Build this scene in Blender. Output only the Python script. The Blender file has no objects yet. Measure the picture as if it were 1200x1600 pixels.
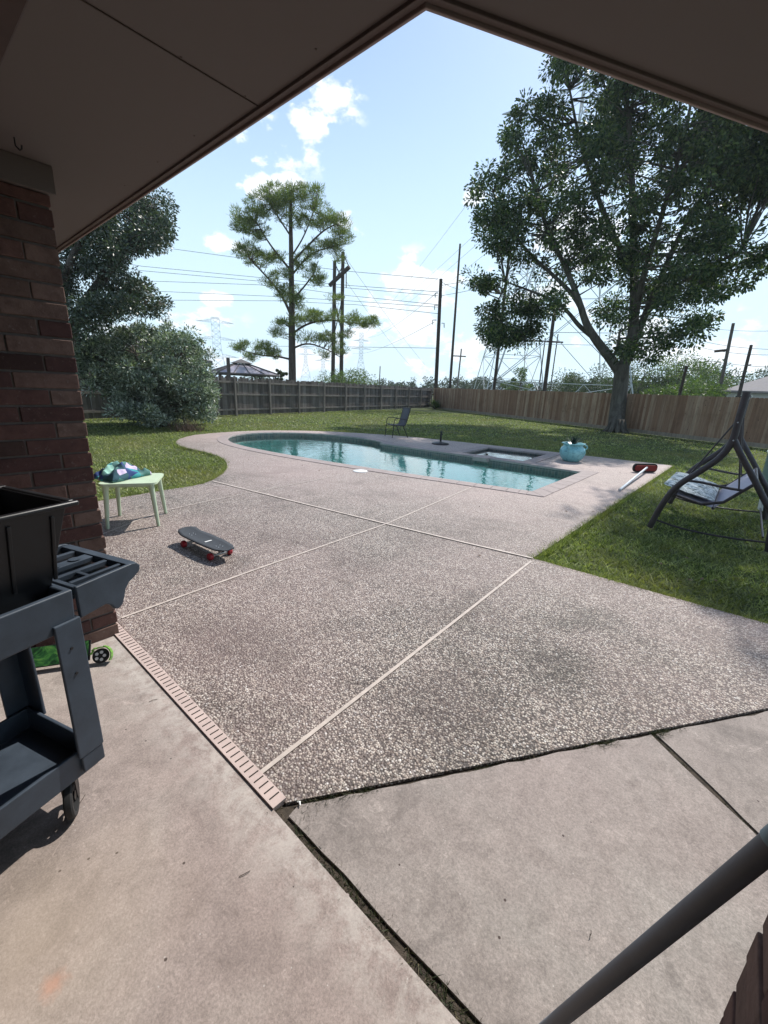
import bpy, bmesh, math, random
import numpy as np
from mathutils import Vector, Matrix, noise as mnoise
from mathutils.geometry import tessellate_polygon
rng = np.random.default_rng(7); random.seed(7)
SC = bpy.context.scene; COL = SC.collection

# ------------------------------------------------------------------ camera
F = 650.0; H = 1.6                       # focal length in pixels of a 1200x1600 picture, eye height
nz = lambda v: np.array(v, float) / np.linalg.norm(v)
UP = nz((94, 2189, 650))
def cray(px, py): return nz((px - 600, -(py - 800), -F))
_v = cray(1175, 632); YC = nz(_v - UP * _v.dot(UP)); XC = np.cross(YC, UP)
RW = np.array([XC, YC, UP])              # rows: world axes in camera coordinates
cam = bpy.data.cameras.new('camera'); cam_o = bpy.data.objects.new('camera', cam); COL.objects.link(cam_o)
cam.sensor_fit = 'VERTICAL'; cam.sensor_height = 24.0; cam.lens = 24.0 * F / 1600.0
cam.clip_start = 0.02; cam.clip_end = 4000
M4 = Matrix([[*RW[0], 0], [*RW[1], 0], [*RW[2], H], [0, 0, 0, 1]])
cam_o.matrix_world = M4; SC.camera = cam_o
SC.render.resolution_x = 768; SC.render.resolution_y = 1024
def wray(px, py): return RW @ cray(px, py)
def P(px, py, z=0.0):                    # survey point on the level z
    d = wray(px, py); t = (z - H) / d[2]; return Vector((d[0] * t, d[1] * t, z))
def V(px, py, D):                        # survey point at ground distance D
    d = wray(px, py); t = D / math.hypot(d[0], d[1]); return Vector((d[0] * t, d[1] * t, H + d[2] * t))
def PY(px, py, y):                       # survey point in the upright plane y
    d = wray(px, py); t = y / d[1]; return Vector((d[0] * t, y, H + d[2] * t))

# ------------------------------------------------------------------ light
SUN_EL = math.radians(50); SUN_AZ = math.radians(-2)      # azimuth from +Y towards +X
SC.view_settings.view_transform = 'Standard'; SC.view_settings.look = 'None'
SC.view_settings.exposure = 0.6; SC.view_settings.gamma = 1.0
W = bpy.data.worlds.new("World"); SC.world = W; W.use_nodes = True
def build_world():
    nt = W.node_tree; N = nt.nodes; Lk = nt.links; N.clear()
    out = N.new('ShaderNodeOutputWorld'); bg = N.new('ShaderNodeBackground'); bg.inputs['Strength'].default_value = 0.12
    sky = N.new('ShaderNodeTexSky'); sky.sky_type = 'NISHITA'; sky.sun_disc = False
    sky.sun_elevation = SUN_EL; sky.sun_rotation = SUN_AZ; sky.altitude = 20; sky.air_density = 1.0; sky.dust_density = .7; sky.ozone_density = 3.5
    tc = N.new('ShaderNodeTexCoord'); D = tc.outputs['Generated']
    def math_(op, a, b=None, c=None, clamp=False):
        n = N.new('ShaderNodeMath'); n.operation = op; n.use_clamp = clamp
        for i, x in enumerate((a, b, c)):
            if x is None: continue
            if isinstance(x, (int, float)): n.inputs[i].default_value = x
            else: Lk.new(x, n.inputs[i])
        return n.outputs[0]
    def vmath(op, a, b):
        n = N.new('ShaderNodeVectorMath'); n.operation = op
        for i, x in enumerate((a, b)):
            if isinstance(x, (tuple, list)): n.inputs[i].default_value = x
            else: Lk.new(x, n.inputs[i])
        return n
    n1 = N.new('ShaderNodeTexNoise'); n1.inputs['Scale'].default_value = 11; n1.inputs['Detail'].default_value = 12; n1.inputs['Roughness'].default_value = .6
    st = vmath('MULTIPLY', D, (1, 1, 1.7)).outputs[0]; Lk.new(st, n1.inputs['Vector'])
    # cumulus: direction, radius, vertical squash, weight
    blobs = [((505, 150), .10, 1.0, .7), ((490, 200), .07, .8, .75), ((420, 235), .12, 1.3, .45), ((395, 288), .09, 2.2, .85), ((445, 282), .06, 2.2, .7), ((545, 350), .06, 1.4, .65), ((340, 382), .045, 1.5, .75), ((375, 385), .05, 2.2, .5),
             ((735, 312), .05, 1.3, .55), ((345, 470), .07, 2.6, .8), ((640, 435), .10, 1.3, .8), ((690, 450), .12, 1.6, .8), ((590, 480), .12, 2.4, .75), ((560, 520), .16, 3, .7), ((650, 520), .16, 2.5, .8),
             ((290, 500), .16, 3.0, .8), ((740, 440), .10, 2, .5), ((700, 560), .3, 4, .6), ((420, 560), .35, 5, .65), ((880, 400), .3, 1.4, .55), ((1000, 520), .3, 4, .6), ((1150, 560), .3, 4.5, .7), ((200, 540), .3, 4, .6), ((860, 60), .2, 1, .2)]
    tot = None
    for (p, r, sq, w) in blobs:
        c = wray(*p)
        df = vmath('SUBTRACT', D, tuple(c)).outputs[0]
        ds = vmath('MULTIPLY', df, (1, 1, sq)).outputs[0]
        ln = N.new('ShaderNodeVectorMath'); ln.operation = 'LENGTH'; Lk.new(ds, ln.inputs[0])
        m = N.new('ShaderNodeMapRange'); m.interpolation_type = 'SMOOTHSTEP'; m.inputs['From Min'].default_value = 0; m.inputs['From Max'].default_value = r
        m.inputs['To Min'].default_value = w; m.inputs['To Max'].default_value = 0; Lk.new(ln.outputs['Value'], m.inputs['Value'])
        tot = m.outputs[0] if tot is None else math_('MAXIMUM', tot, m.outputs[0])
    s = math_('ADD', tot, math_('MULTIPLY', math_('SUBTRACT', n1.outputs['Fac'], .5), 3.0))
    mask = N.new('ShaderNodeMapRange'); mask.interpolation_type = 'SMOOTHSTEP'; mask.inputs['From Min'].default_value = .36; mask.inputs['From Max'].default_value = .66; Lk.new(s, mask.inputs['Value'])
    gate = math_('MULTIPLY', mask.outputs[0], math_('MULTIPLY', tot, 3.0, clamp=True))
    cm = math_('MULTIPLY', gate, .8)
    # humid summer air: the sky pales towards the horizon
    sx = N.new('ShaderNodeSeparateXYZ'); Lk.new(D, sx.inputs[0])
    hz = N.new('ShaderNodeMapRange'); hz.interpolation_type = 'SMOOTHERSTEP'; hz.inputs['From Min'].default_value = 0.0; hz.inputs['From Max'].default_value = .72; hz.inputs['To Min'].default_value = .95; hz.inputs['To Max'].default_value = .15; Lk.new(sx.outputs['Z'], hz.inputs['Value'])
    mh = N.new('ShaderNodeMix'); mh.data_type = 'RGBA'; Lk.new(hz.outputs[0], mh.inputs['Factor']); Lk.new(sky.outputs[0], mh.inputs['A']); mh.inputs['B'].default_value = HAZE_COL
    mc = N.new('ShaderNodeMix'); mc.data_type = 'RGBA'; Lk.new(cm, mc.inputs['Factor']); Lk.new(mh.outputs['Result'], mc.inputs['A']); mc.inputs['B'].default_value = CLOUD_COL
    Lk.new(mc.outputs['Result'], bg.inputs['Color']); Lk.new(bg.outputs[0], out.inputs['Surface'])
HAZE_COL = (4.5, 5.9, 6.8, 1); CLOUD_COL = (7.0, 7.2, 7.4, 1)
build_world()
sl = bpy.data.lights.new('sun', 'SUN'); sl.energy = 3.6; sl.angle = math.radians(.53); sl.color = (1, .955, .89)
so = bpy.data.objects.new('sun', sl); COL.objects.link(so)
sdir = Vector((math.sin(SUN_AZ) * math.cos(SUN_EL), math.cos(SUN_AZ) * math.cos(SUN_EL), math.sin(SUN_EL)))
so.rotation_euler = sdir.to_track_quat('Z', 'Y').to_euler(); so.location = (0, 0, 30)
SC.render.engine = 'CYCLES'
SC.cycles.max_bounces = 8; SC.cycles.transparent_max_bounces = 12

# ------------------------------------------------------------------ material helpers
class NT:
    def __init__(s, name):
        s.m = bpy.data.materials.new(name); s.m.use_nodes = True; s.t = s.m.node_tree; s.N = s.t.nodes; s.L = s.t.links
        s.b = s.N['Principled BSDF']; s.out = s.N['Material Output']
        s.tc = s.N.new('ShaderNodeTexCoord'); s.co = s.tc.outputs['Object']
    def link(s, a, b): s.L.new(a, b)
    def set(s, inp, v):
        if isinstance(v, (int, float)): inp.default_value = v
        elif isinstance(v, (tuple, list)): inp.default_value = v if len(v) != 3 or inp.type == 'VECTOR' else (*v, 1)
        else: s.L.new(v, inp)
    def scaled(s, vec, sc):
        n = s.N.new('ShaderNodeVectorMath'); n.operation = 'MULTIPLY'; s.set(n.inputs[0], vec); n.inputs[1].default_value = sc; return n.outputs[0]
    def noise(s, scale, detail=4, rough=.55, vec=None, dist=0):
        n = s.N.new('ShaderNodeTexNoise'); n.inputs['Scale'].default_value = scale; n.inputs['Detail'].default_value = detail; n.inputs['Roughness'].default_value = rough; n.inputs['Distortion'].default_value = dist
        s.set(n.inputs['Vector'], vec or s.co); return n.outputs['Fac']
    def voro(s, scale, feature='F1', vec=None, rnd=1.0):
        n = s.N.new('ShaderNodeTexVoronoi'); n.feature = feature; n.inputs['Scale'].default_value = scale; n.inputs['Randomness'].default_value = rnd
        s.set(n.inputs['Vector'], vec or s.co); return n
    def ramp(s, fac, stops, interp='LINEAR'):
        n = s.N.new('ShaderNodeValToRGB'); n.color_ramp.interpolation = interp; e = n.color_ramp.elements
        while len(e) < len(stops): e.new(.5)
        for i, (p, c) in enumerate(stops): e[i].position = p; e[i].color = (*c, 1) if len(c) == 3 else c
        s.set(n.inputs[0], fac); return n.outputs[0]
    def math(s, op, a, b=0.0, clamp=False):
        n = s.N.new('ShaderNodeMath'); n.operation = op; n.use_clamp = clamp; s.set(n.inputs[0], a); s.set(n.inputs[1], b); return n.outputs[0]
    def rng(s, v, a, b, c=0.0, d=1.0):
        n = s.N.new('ShaderNodeMapRange'); s.set(n.inputs['Value'], v)
        for k, x in zip(('From Min', 'From Max', 'To Min', 'To Max'), (a, b, c, d)): n.inputs[k].default_value = x
        return n.outputs[0]
    def mix(s, fac, a, b, mode='MIX'):
        n = s.N.new('ShaderNodeMix'); n.data_type = 'RGBA'; n.blend_type = mode; s.set(n.inputs['Factor'], fac); s.set(n.inputs['A'], a); s.set(n.inputs['B'], b); return n.outputs['Result']
    def island(s):
        n = s.N.new('ShaderNodeNewGeometry'); return n.outputs['Random Per Island']
    def bump(s, h, strength=.3, dist=.01, prev=None):
        n = s.N.new('ShaderNodeBump'); n.inputs['Strength'].default_value = strength; n.inputs['Distance'].default_value = dist; s.set(n.inputs['Height'], h)
        if prev is not None: s.link(prev, n.inputs['Normal'])
        s.link(n.outputs[0], s.b.inputs['Normal']); return n.outputs[0]
    def fin(s, color=None, rough=.6, metal=0.0, spec=.5):
        if color is not None: s.set(s.b.inputs['Base Color'], color)
        s.set(s.b.inputs['Roughness'], rough); s.set(s.b.inputs['Metallic'], metal); s.set(s.b.inputs['Specular IOR Level'], spec); return s.m
def plain(name, c, rough=.5, var=.18, scale=12, bump=.15, bd=.002, metal=0.0, spec=.4, island=0.0):
    k = NT(name); n = k.noise(scale, 6, .6); lo = tuple(x * (1 - var) for x in c); hi = tuple(min(1, x * (1 + var)) for x in c)
    col = k.ramp(n, [(.3, lo), (.7, hi)])
    if island: col = k.mix(k.math('MULTIPLY', k.island(), island), col, tuple(x * .35 for x in c))
    if bump: k.bump(k.noise(scale * 9, 4), bump, bd)
    return k.fin(col, k.rng(n, .3, .7, rough - .07, rough + .07), metal, spec)
M = {}
def leafmat(name, c1, c2, c3, trans=.35, rough=.45, spec=.45, ns=.5):
    k = NT(name); r = k.island(); col = k.ramp(r, [(0, c1), (.55, c2), (1, c3)])
    n = k.noise(ns, 2); col = k.mix(k.rng(n, .35, .65, 0, .45), col, tuple(x * .55 for x in c1))
    k.fin(col, rough, 0, spec)
    tr = k.N.new('ShaderNodeBsdfTranslucent'); k.set(tr.inputs[0], k.mix(1.0, col, (1.0, 1.25, .45), 'MULTIPLY'))
    mx = k.N.new('ShaderNodeMixShader'); mx.inputs[0].default_value = trans; k.link(k.b.outputs[0], mx.inputs[1]); k.link(tr.outputs[0], mx.inputs[2]); k.link(mx.outputs[0], k.out.inputs[0])
    return k.m
def make_mats():
    # exposed aggregate
    k = NT('exposed_aggregate')
    v = k.voro(98, 'F1'); cell = k.N.new('ShaderNodeSeparateColor'); k.link(v.outputs['Color'], cell.inputs[0])
    peb = k.ramp(cell.outputs[0], [(0, (.05, .042, .036)), (.2, (.20, .155, .13)), (.42, (.43, .355, .30)), (.6, (.55, .48, .41)), (.8, (.74, .69, .61)), (.93, (.24, .19, .18)), (1, (.88, .86, .82))])
    v2 = k.voro(58, 'F1'); c2 = k.N.new('ShaderNodeSeparateColor'); k.link(v2.outputs['Color'], c2.inputs[0])
    peb = k.mix(k.rng(c2.outputs[1], .55, 1, 0, .45), peb, (.60, .53, .46))
    mort = k.mix(k.noise(30, 3), (.04, .034, .031), (.11, .093, .083))
    mg = k.noise(30, 4, .75); peb = k.mix(k.rng(mg, .40, .54, .7, 0), peb, k.mix(1, peb, (.42, .41, .42), 'MULTIPLY')); edge = k.rng(v.outputs['Distance'], .42, .66, 0, 1); col = k.mix(edge, peb, mort)
    st = k.math('ADD', k.noise(1.3, 9, .74, dist=.6), k.math('MULTIPLY', k.math('SUBTRACT', cell.outputs[1], .5), .13)); col = k.mix(k.rng(st, .50, .64, 0, .8), col, k.mix(1, col, (.40, .41, .39), 'MULTIPLY'))
    
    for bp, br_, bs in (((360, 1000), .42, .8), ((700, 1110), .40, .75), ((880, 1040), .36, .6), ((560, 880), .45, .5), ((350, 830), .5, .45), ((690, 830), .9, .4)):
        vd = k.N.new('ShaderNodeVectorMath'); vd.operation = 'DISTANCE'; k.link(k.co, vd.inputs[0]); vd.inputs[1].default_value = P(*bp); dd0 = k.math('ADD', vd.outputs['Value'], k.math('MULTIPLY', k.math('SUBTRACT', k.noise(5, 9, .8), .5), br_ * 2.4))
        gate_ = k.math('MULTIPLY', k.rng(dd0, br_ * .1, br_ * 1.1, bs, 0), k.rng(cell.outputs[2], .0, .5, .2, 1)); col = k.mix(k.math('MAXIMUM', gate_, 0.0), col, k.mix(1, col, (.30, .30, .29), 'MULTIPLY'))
    st2 = k.noise(.35, 4, .6); col = k.mix(k.rng(st2, .4, .7, 0, .35), col, (.47, .34, .32))
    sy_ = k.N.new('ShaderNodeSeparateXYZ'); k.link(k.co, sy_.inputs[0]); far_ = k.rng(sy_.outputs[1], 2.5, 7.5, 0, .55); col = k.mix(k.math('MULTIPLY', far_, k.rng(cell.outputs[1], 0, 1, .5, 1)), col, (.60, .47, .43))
    sm = k.noise(6, 6, .7); col = k.mix(k.rng(sm, .56, .75, 0, .35), col, (.09, .085, .08))
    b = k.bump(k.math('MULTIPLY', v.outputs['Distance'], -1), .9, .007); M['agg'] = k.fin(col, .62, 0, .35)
    def concrete(name, base, tint, pinks, seed):
        k = NT(name); co = k.scaled(k.co, (1, 1, 1)); mp = k.N.new('ShaderNodeVectorMath'); mp.operation = 'ADD'; k.link(k.co, mp.inputs[0]); mp.inputs[1].default_value = (seed, seed * 2.3, 0); vec = mp.outputs[0]
        big = k.noise(1.1, 9, .66, vec, dist=.7); col = k.ramp(big, [(.28, tuple(x * .60 for x in base)), (.45, base), (.62, tint), (.8, tuple(min(1, x * 1.35) for x in tint))])
        sw = k.noise(6.5, 10, .76, k.scaled(vec, (1, .6, 1)), dist=.6); col = k.mix(k.rng(sw, .45, .66, 0, .42), col, tuple(min(1, x * 1.42) for x in base))
        sc = k.noise(3.2, 9, .85, vec, dist=.8); col = k.mix(k.rng(sc, .58, .63, 0, .5), col, tuple(min(1, x * 1.75) for x in base))
        dk = k.noise(4.1, 9, .75, vec, dist=1.0); col = k.mix(k.rng(dk, .53, .70, 0, .6), col, tuple(x * .5 for x in base))
        pk = k.noise(.55, 3, .5, vec); col = k.mix(k.rng(pk, .45, .7, 0, .6), col, pinks)
        m2 = k.noise(16, 9, .78, vec, dist=.9); col = k.mix(k.rng(m2, .42, .62, 0, .55), col, k.mix(1, col, (.66, .65, .64), 'MULTIPLY')); m3 = k.noise(27, 6, .8, vec, dist=1.5); col = k.mix(k.rng(m3, .57, .66, 0, .35), col, tuple(min(1, x * 1.7) for x in base))
        gr = k.noise(130, 5, .85, vec); col = k.mix(k.rng(gr, .38, .62, 0, .85), col, k.mix(1, col, (.55, .55, .55), 'MULTIPLY'))
        sp = k.voro(38, 'F1', vec); wh = k.math('LESS_THAN', sp.outputs['Distance'], .07); sr = k.N.new('ShaderNodeSeparateColor'); k.link(sp.outputs['Color'], sr.inputs[0]); wh = k.math('MULTIPLY', wh, k.math('GREATER_THAN', sr.outputs[0], .86)); col = k.mix(k.math('MULTIPLY', wh, .6), col, (.6, .57, .54))
        sp2 = k.voro(9, 'F1', vec); bl = k.math('LESS_THAN', sp2.outputs['Distance'], .04); col = k.mix(bl, col, (.07, .05, .045))
        if seed < 5:
            sx_ = k.N.new('ShaderNodeSeparateXYZ'); k.link(k.co, sx_.inputs[0]); eb = k.math('MULTIPLY', k.rng(sx_.outputs[1], .47, .66), k.rng(k.noise(9, 10, .8, dist=.3), .42, .56)); col = k.mix(k.math('MULTIPLY', eb, .42, True), col, (.62, .58, .53))
            yl = P(60, 1480); vd = k.N.new('ShaderNodeVectorMath'); vd.operation = 'DISTANCE'; k.link(k.co, vd.inputs[0]); vd.inputs[1].default_value = yl; col = k.mix(k.rng(k.math('ADD', vd.outputs['Value'], k.math('MULTIPLY', k.noise(4, 5), .3)), .15, .6, .35, 0), col, (.47, .38, .28))
            rs = P(84, 1537); vd = k.N.new('ShaderNodeVectorMath'); vd.operation = 'DISTANCE'; k.link(k.co, vd.inputs[0]); vd.inputs[1].default_value = rs; col = k.mix(k.rng(k.math('ADD', vd.outputs['Value'], k.math('MULTIPLY', k.noise(32, 6, .7), .07)), .040, .075, .5, 0), col, (.52, .26, .17))
        b = k.bump(k.noise(160, 4, .7, vec), .35, .002); k.bump(sw, .25, .004, b)
        return k.fin(col, .78, 0, .3)
    M['porch'] = concrete('porch_concrete', (.37, .305, .275), (.44, .38, .34), (.40, .30, .275), 3.1)
    M['walk'] = concrete('walk_concrete', (.345, .298, .272), (.385, .345, .315), (.38, .30, .278), 11.7)
    # bricks
    def brick(name, a, b_, c, dk=.5):
        k = NT(name); r = k.island(); col = k.ramp(r, [(0, a), (.4, b_), (.75, c), (1, tuple(x * .4 for x in a))])
        n = k.noise(14, 8, .7); col = k.mix(k.rng(n, .42, .7, 0, .6), col, tuple(x * dk for x in a))
        n2 = k.noise(46, 4, .7); col = k.mix(k.rng(n2, .60, .72, 0, .45), col, (.30, .24, .21))
        bb = k.bump(k.noise(70, 6, .7), .7, .004); k.bump(n, .5, .008, bb); return k.fin(col, .85, 0, .2)
    M['brick'] = brick('red_brick', (.085, .044, .040), (.14, .072, .060), (.20, .13, .105)); M['mortar'] = plain('mortar', (.13, .11, .10), .9, .2, 30, .5, .003)
    k = NT('brick_wall'); br = k.N.new('ShaderNodeTexBrick'); mp = k.N.new('ShaderNodeMapping'); k.link(k.co, mp.inputs[0]); mp.inputs['Rotation'].default_value = (math.radians(90), 0, 0)
    cx = k.N.new('ShaderNodeSeparateXYZ'); k.link(k.co, cx.inputs[0]); cmb = k.N.new('ShaderNodeCombineXYZ'); k.link(k.math('ADD', cx.outputs[0], cx.outputs[1]), cmb.inputs[0]); k.link(cx.outputs[2], cmb.inputs[1])
    k.link(cmb.outputs[0], br.inputs['Vector']); br.inputs['Scale'].default_value = 1; br.inputs['Brick Width'].default_value = .29; br.inputs['Row Height'].default_value = .085; br.inputs['Mortar Size'].default_value = .006
    br.inputs['Color1'].default_value = (.20, .085, .066, 1); br.inputs['Color2'].default_value = (.12, .06, .05, 1); br.inputs['Mortar'].default_value = (.20, .17, .15, 1)
    k.bump(br.outputs['Fac'], -.6, .01); M['wallbrick'] = k.fin(k.mix(k.rng(k.noise(20, 5), .4, .7, 0, .4), br.outputs['Color'], (.10, .05, .04)), .85, 0, .2)
    M['ceil'] = plain('ceiling_paint', (.150, .126, .116), .8, .06, 1.3, .25, .002); M['seam'] = plain('seam_tape', (.085, .066, .057), .8); M['fascia'] = plain('fascia_paint', (.12, .09, .08), .6, .12, 6); M['drip'] = plain('drip_edge', (.34, .26, .24), .5, .1, 8)
    M['beam'] = plain('dark_beam', (.075, .05, .045), .75, .2, 8); M['shingle'] = plain('shingles', (.12, .11, .10), .9, .3, 25, .6, .006)
    M['coping'] = plain('pink_coping', (.33, .272, .255), .75, .16, 9, .4, .002, island=.12); M['inlay'] = plain('joint_strip', (.50, .43, .38), .7, .2, 14); M['drain'] = plain('drain_plastic', (.52, .41, .37), .5, .10, 10); M['slot'] = plain('drain_slot', (.03, .025, .022), .9)
    M['dirt'] = plain('crack_dirt', (.075, .060, .046), .95, .5, 40, .8, .01)
    k = NT('lawn_soil'); a = k.noise(.45, 4, .6); col = k.ramp(a, [(.3, (.075, .095, .035)), (.55, (.10, .12, .045)), (.75, (.17, .16, .08))]); col = k.mix(k.rng(k.noise(26, 5, .7), .35, .7, 0, .7), col, (.028, .042, .012)); k.bump(k.noise(60, 4), .8, .02); M['lawn'] = k.fin(col, .9, 0, .15)
    def grass(name, a, b_, c):
        k = NT(name); r = k.island(); col = k.ramp(r, [(0, a), (.6, b_), (1, c)]); n = k.noise(.42, 5, .6); col = k.mix(k.rng(n, .46, .64, 0, .75), col, (.30, .27, .12)); m = k.noise(1.7, 5, .6); col = k.mix(k.rng(m, .48, .7, 0, .45), col, (.04, .07, .02)); m2 = k.noise(5.5, 6, .75, dist=.5); col = k.mix(k.rng(m2, .56, .70, 0, .7), col, (.24, .20, .10))
        k.fin(col, .55, 0, .3); tr = k.N.new('ShaderNodeBsdfTranslucent'); k.set(tr.inputs[0], k.mix(1, col, (1.1, 1.25, .5), 'MULTIPLY')); mx = k.N.new('ShaderNodeMixShader'); mx.inputs[0].default_value = .35
        k.link(k.b.outputs[0], mx.inputs[1]); k.link(tr.outputs[0], mx.inputs[2]); k.link(mx.outputs[0], k.out.inputs[0]); return k.m
    M['grass'] = grass('grass_blades', (.07, .10, .03), (.25, .30, .105), (.52, .54, .26)); M['weed'] = leafmat('weeds', (.035, .045, .022), (.055, .07, .032), (.16, .125, .08), .2)
    M['leafbig'] = leafmat('oak_leaves', (.028, .054, .026), (.06, .10, .044), (.22, .27, .10), .33, .42, .3, .6)
    M['leafold'] = leafmat('live_oak_leaves', (.030, .044, .028), (.058, .078, .052), (.17, .20, .15), .22, .38, .5, .8)
    M['leafbush'] = leafmat('bush_leaves', (.07, .10, .07), (.24, .29, .23), (.70, .74, .66), .2, .4, .5, 1.4)
    M['needle'] = leafmat('pine_needles', (.08, .115, .026), (.165, .215, .055), (.32, .33, .11), .35, .5, .3, .5); M['leaffar'] = leafmat('far_leaves', (.035, .06, .022), (.07, .105, .04), (.13, .16, .08), .25, .6, .2, .15); M['leafwood'] = leafmat('wood_leaves', (.045, .06, .04), (.075, .095, .06), (.12, .14, .095), .2, .7, .1, .05); M['leafyel'] = leafmat('light_leaves', (.06, .10, .03), (.12, .17, .05), (.2, .25, .1), .35, .5, .3)
    k = NT('bark'); n = k.noise(5, 8, .7, k.scaled(k.co, (1, 1, .22)), dist=.6); col = k.ramp(n, [(.3, (.055, .047, .038)), (.5, (.11, .10, .085)), (.72, (.18, .17, .145))]); k.bump(k.noise(22, 6, .7, k.scaled(k.co, (1, 1, .18))), 1, .04); M['bark'] = k.fin(col, .9, 0, .2)
    M['darkbark'] = plain('dark_bark', (.085, .066, .052), .9, .3, 6, .6, .02)
    def wood(name, a, b_, c, kn=True):
        k = NT(name); r = k.island(); col = k.ramp(r, [(0, a), (.5, b_), (1, c)]); g = k.noise(11, 7, .7, k.scaled(k.co, (1, 1, .07)), dist=.5); col = k.mix(k.rng(g, .38, .68, 0, .6), col, tuple(x * .45 for x in a))
        st = k.noise(1.5, 6, .7); col = k.mix(k.rng(st, .5, .72, 0, .5), col, tuple(x * .6 for x in a))
        if kn: v = k.voro(4.5, 'F1', k.scaled(k.co, (1.6, 1.6, .75))); col = k.mix(k.rng(v.outputs['Distance'], .07, .13, .8, 0), col, (.035, .018, .012))
        k.bump(g, .5, .004); return k.fin(col, .85, 0, .2)
    M['cedar'] = wood('new_cedar', (.25, .142, .09), (.34, .215, .14), (.47, .345, .24)); M['grey'] = wood('weathered_wood', (.10, .084, .075), (.16, .138, .124), (.25, .222, .20), False); M['greyrail'] = wood('rail_wood', (.22, .19, .165), (.27, .235, .205), (.31, .275, .24), False); M['kick'] = wood('kick_board', (.27, .22, .17), (.32, .27, .21), (.36, .3, .24), False)
    M['pole'] = wood('pole_wood', (.045, .034, .028), (.055, .042, .034), (.07, .055, .045), False); M['paleP'] = wood('pole_grey', (.10, .085, .075), (.12, .10, .09), (.13, .115, .10), False)
    M['wire'] = plain('cable', (.05, .055, .065), .6, 0, 1, 0); M['steel'] = plain('galvanised', (.50, .52, .53), .5, .15, 3, 0, metal=.25); M['hazesteel'] = plain('haze_paled_steel', (.58, .63, .68), .6, .1, 1, 0)  # far tower steel: fading by haze put into its pale colour
    # pool
    k = NT('pool_plaster'); M['plaster'] = k.fin(k.ramp(k.noise(1.5, 5), [(.3, (.46, .74, .73)), (.7, (.58, .83, .82))]), .6)
    k = NT('pool_tile'); cx = k.N.new('ShaderNodeSeparateXYZ'); k.link(k.co, cx.inputs[0]); cmb = k.N.new('ShaderNodeCombineXYZ'); k.link(k.math('ADD', cx.outputs[0], k.math('MULTIPLY', cx.outputs[1], .83)), cmb.inputs[0]); k.link(cx.outputs[2], cmb.inputs[1])
    br = k.N.new('ShaderNodeTexBrick'); k.link(cmb.outputs[0], br.inputs['Vector']); br.offset = 0; br.inputs['Scale'].default_value = 1; br.inputs['Brick Width'].default_value = .075; br.inputs['Row Height'].default_value = .075; br.inputs['Mortar Size'].default_value = .004
    br.inputs['Color1'].default_value = (.05, .06, .065, 1); br.inputs['Color2'].default_value = (.14, .11, .095, 1); br.inputs['Mortar'].default_value = (.19, .18, .17, 1); M['tile'] = k.fin(br.outputs['Color'], .3)
    k = NT('pool_water'); n = k.N.new('ShaderNodeBump'); n.inputs['Strength'].default_value = .15; n.inputs['Distance'].default_value = .03; k.link(k.noise(5.0, 2, .5, k.scaled(k.co, (1, 1.2, 1)), dist=.8), n.inputs['Height'])
    fr = k.N.new('ShaderNodeFresnel'); fr.inputs[0].default_value = 1.4; k.link(n.outputs[0], fr.inputs['Normal']); gl = k.N.new('ShaderNodeBsdfGlossy'); gl.inputs['Roughness'].default_value = .02; k.link(n.outputs[0], gl.inputs['Normal'])
    tp = k.N.new('ShaderNodeBsdfTransparent'); tp.inputs[0].default_value = (.62, .97, .94, 1); mx = k.N.new('ShaderNodeMixShader'); k.link(k.math('MULTIPLY', fr.outputs[0], 1.65, True), mx.inputs[0]); k.link(tp.outputs[0], mx.inputs[1]); k.link(gl.outputs[0], mx.inputs[2]); k.link(mx.outputs[0], k.out.inputs[0]); M['water'] = k.m
    # objects
    M['cart'] = plain('cart_plastic', (.044, .058, .078), .45, .28, 7, .35, .001); M['blk'] = plain('black_plastic', (.014, .014, .016), .38, .2, 8, .1, .001); M['rubber'] = plain('rubber', (.02, .02, .02), .7); M['redw'] = plain('red_urethane', (.36, .02, .03), .35, .1); M['griptape'] = plain('grip_tape', (.045, .052, .062), .85, .2, 30, .6, .001)
    M['truck'] = plain('truck_alloy', (.42, .40, .38), .4, .1, 10, 0, metal=.7); M['whitep'] = plain('white_plastic', (.72, .72, .70), .45, .06); M['alu'] = plain('aluminium', (.62, .64, .67), .35, .06, 10, 0, metal=.5); M['redb'] = plain('red_bristles', (.22, .022, .016), .7, .3, 60, .8, .004)
    M['mint'] = plain('mint_plastic', (.52, .62, .44), .45, .08, 8, .1); M['blackm'] = plain('black_metal', (.018, .017, .018), .4, .1); M['sling'] = plain('grey_sling', (.115, .11, .125), .75, .12, 60, .4, .001); M['slingl'] = plain('pale_sling', (.47, .44, .50), .7, .08, 40, .3, .001)
    M['bronze'] = plain('bronze_tube', (.060, .048, .050), .45, .25, 14, .1); M['ring'] = plain('pale_blue_collar', (.30, .45, .50), .4, .05); M['foam'] = plain('grey_pipe', (.24, .26, .285), .55, .18, 7, .25, .001)
    k = NT('floral_cushion'); v = k.voro(16, 'F1'); n = k.noise(13, 5, .6, dist=1.2); M['floral'] = k.fin(k.ramp(n, [(.32, (.012, .016, .02)), (.41, (.09, .11, .10)), (.47, (.48, .53, .49)), (.6, (.78, .80, .76))]), .8)
    k = NT('turquoise_glaze'); n = k.noise(9, 7, .7, dist=.8); M['glaze'] = k.fin(k.ramp(n, [(.3, (.05, .17, .20)), (.45, (.20, .47, .50)), (.62, (.27, .58, .60)), (.8, (.52, .74, .72))]), .22); k.bump(k.noise(14, 5), .25, .006)
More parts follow.
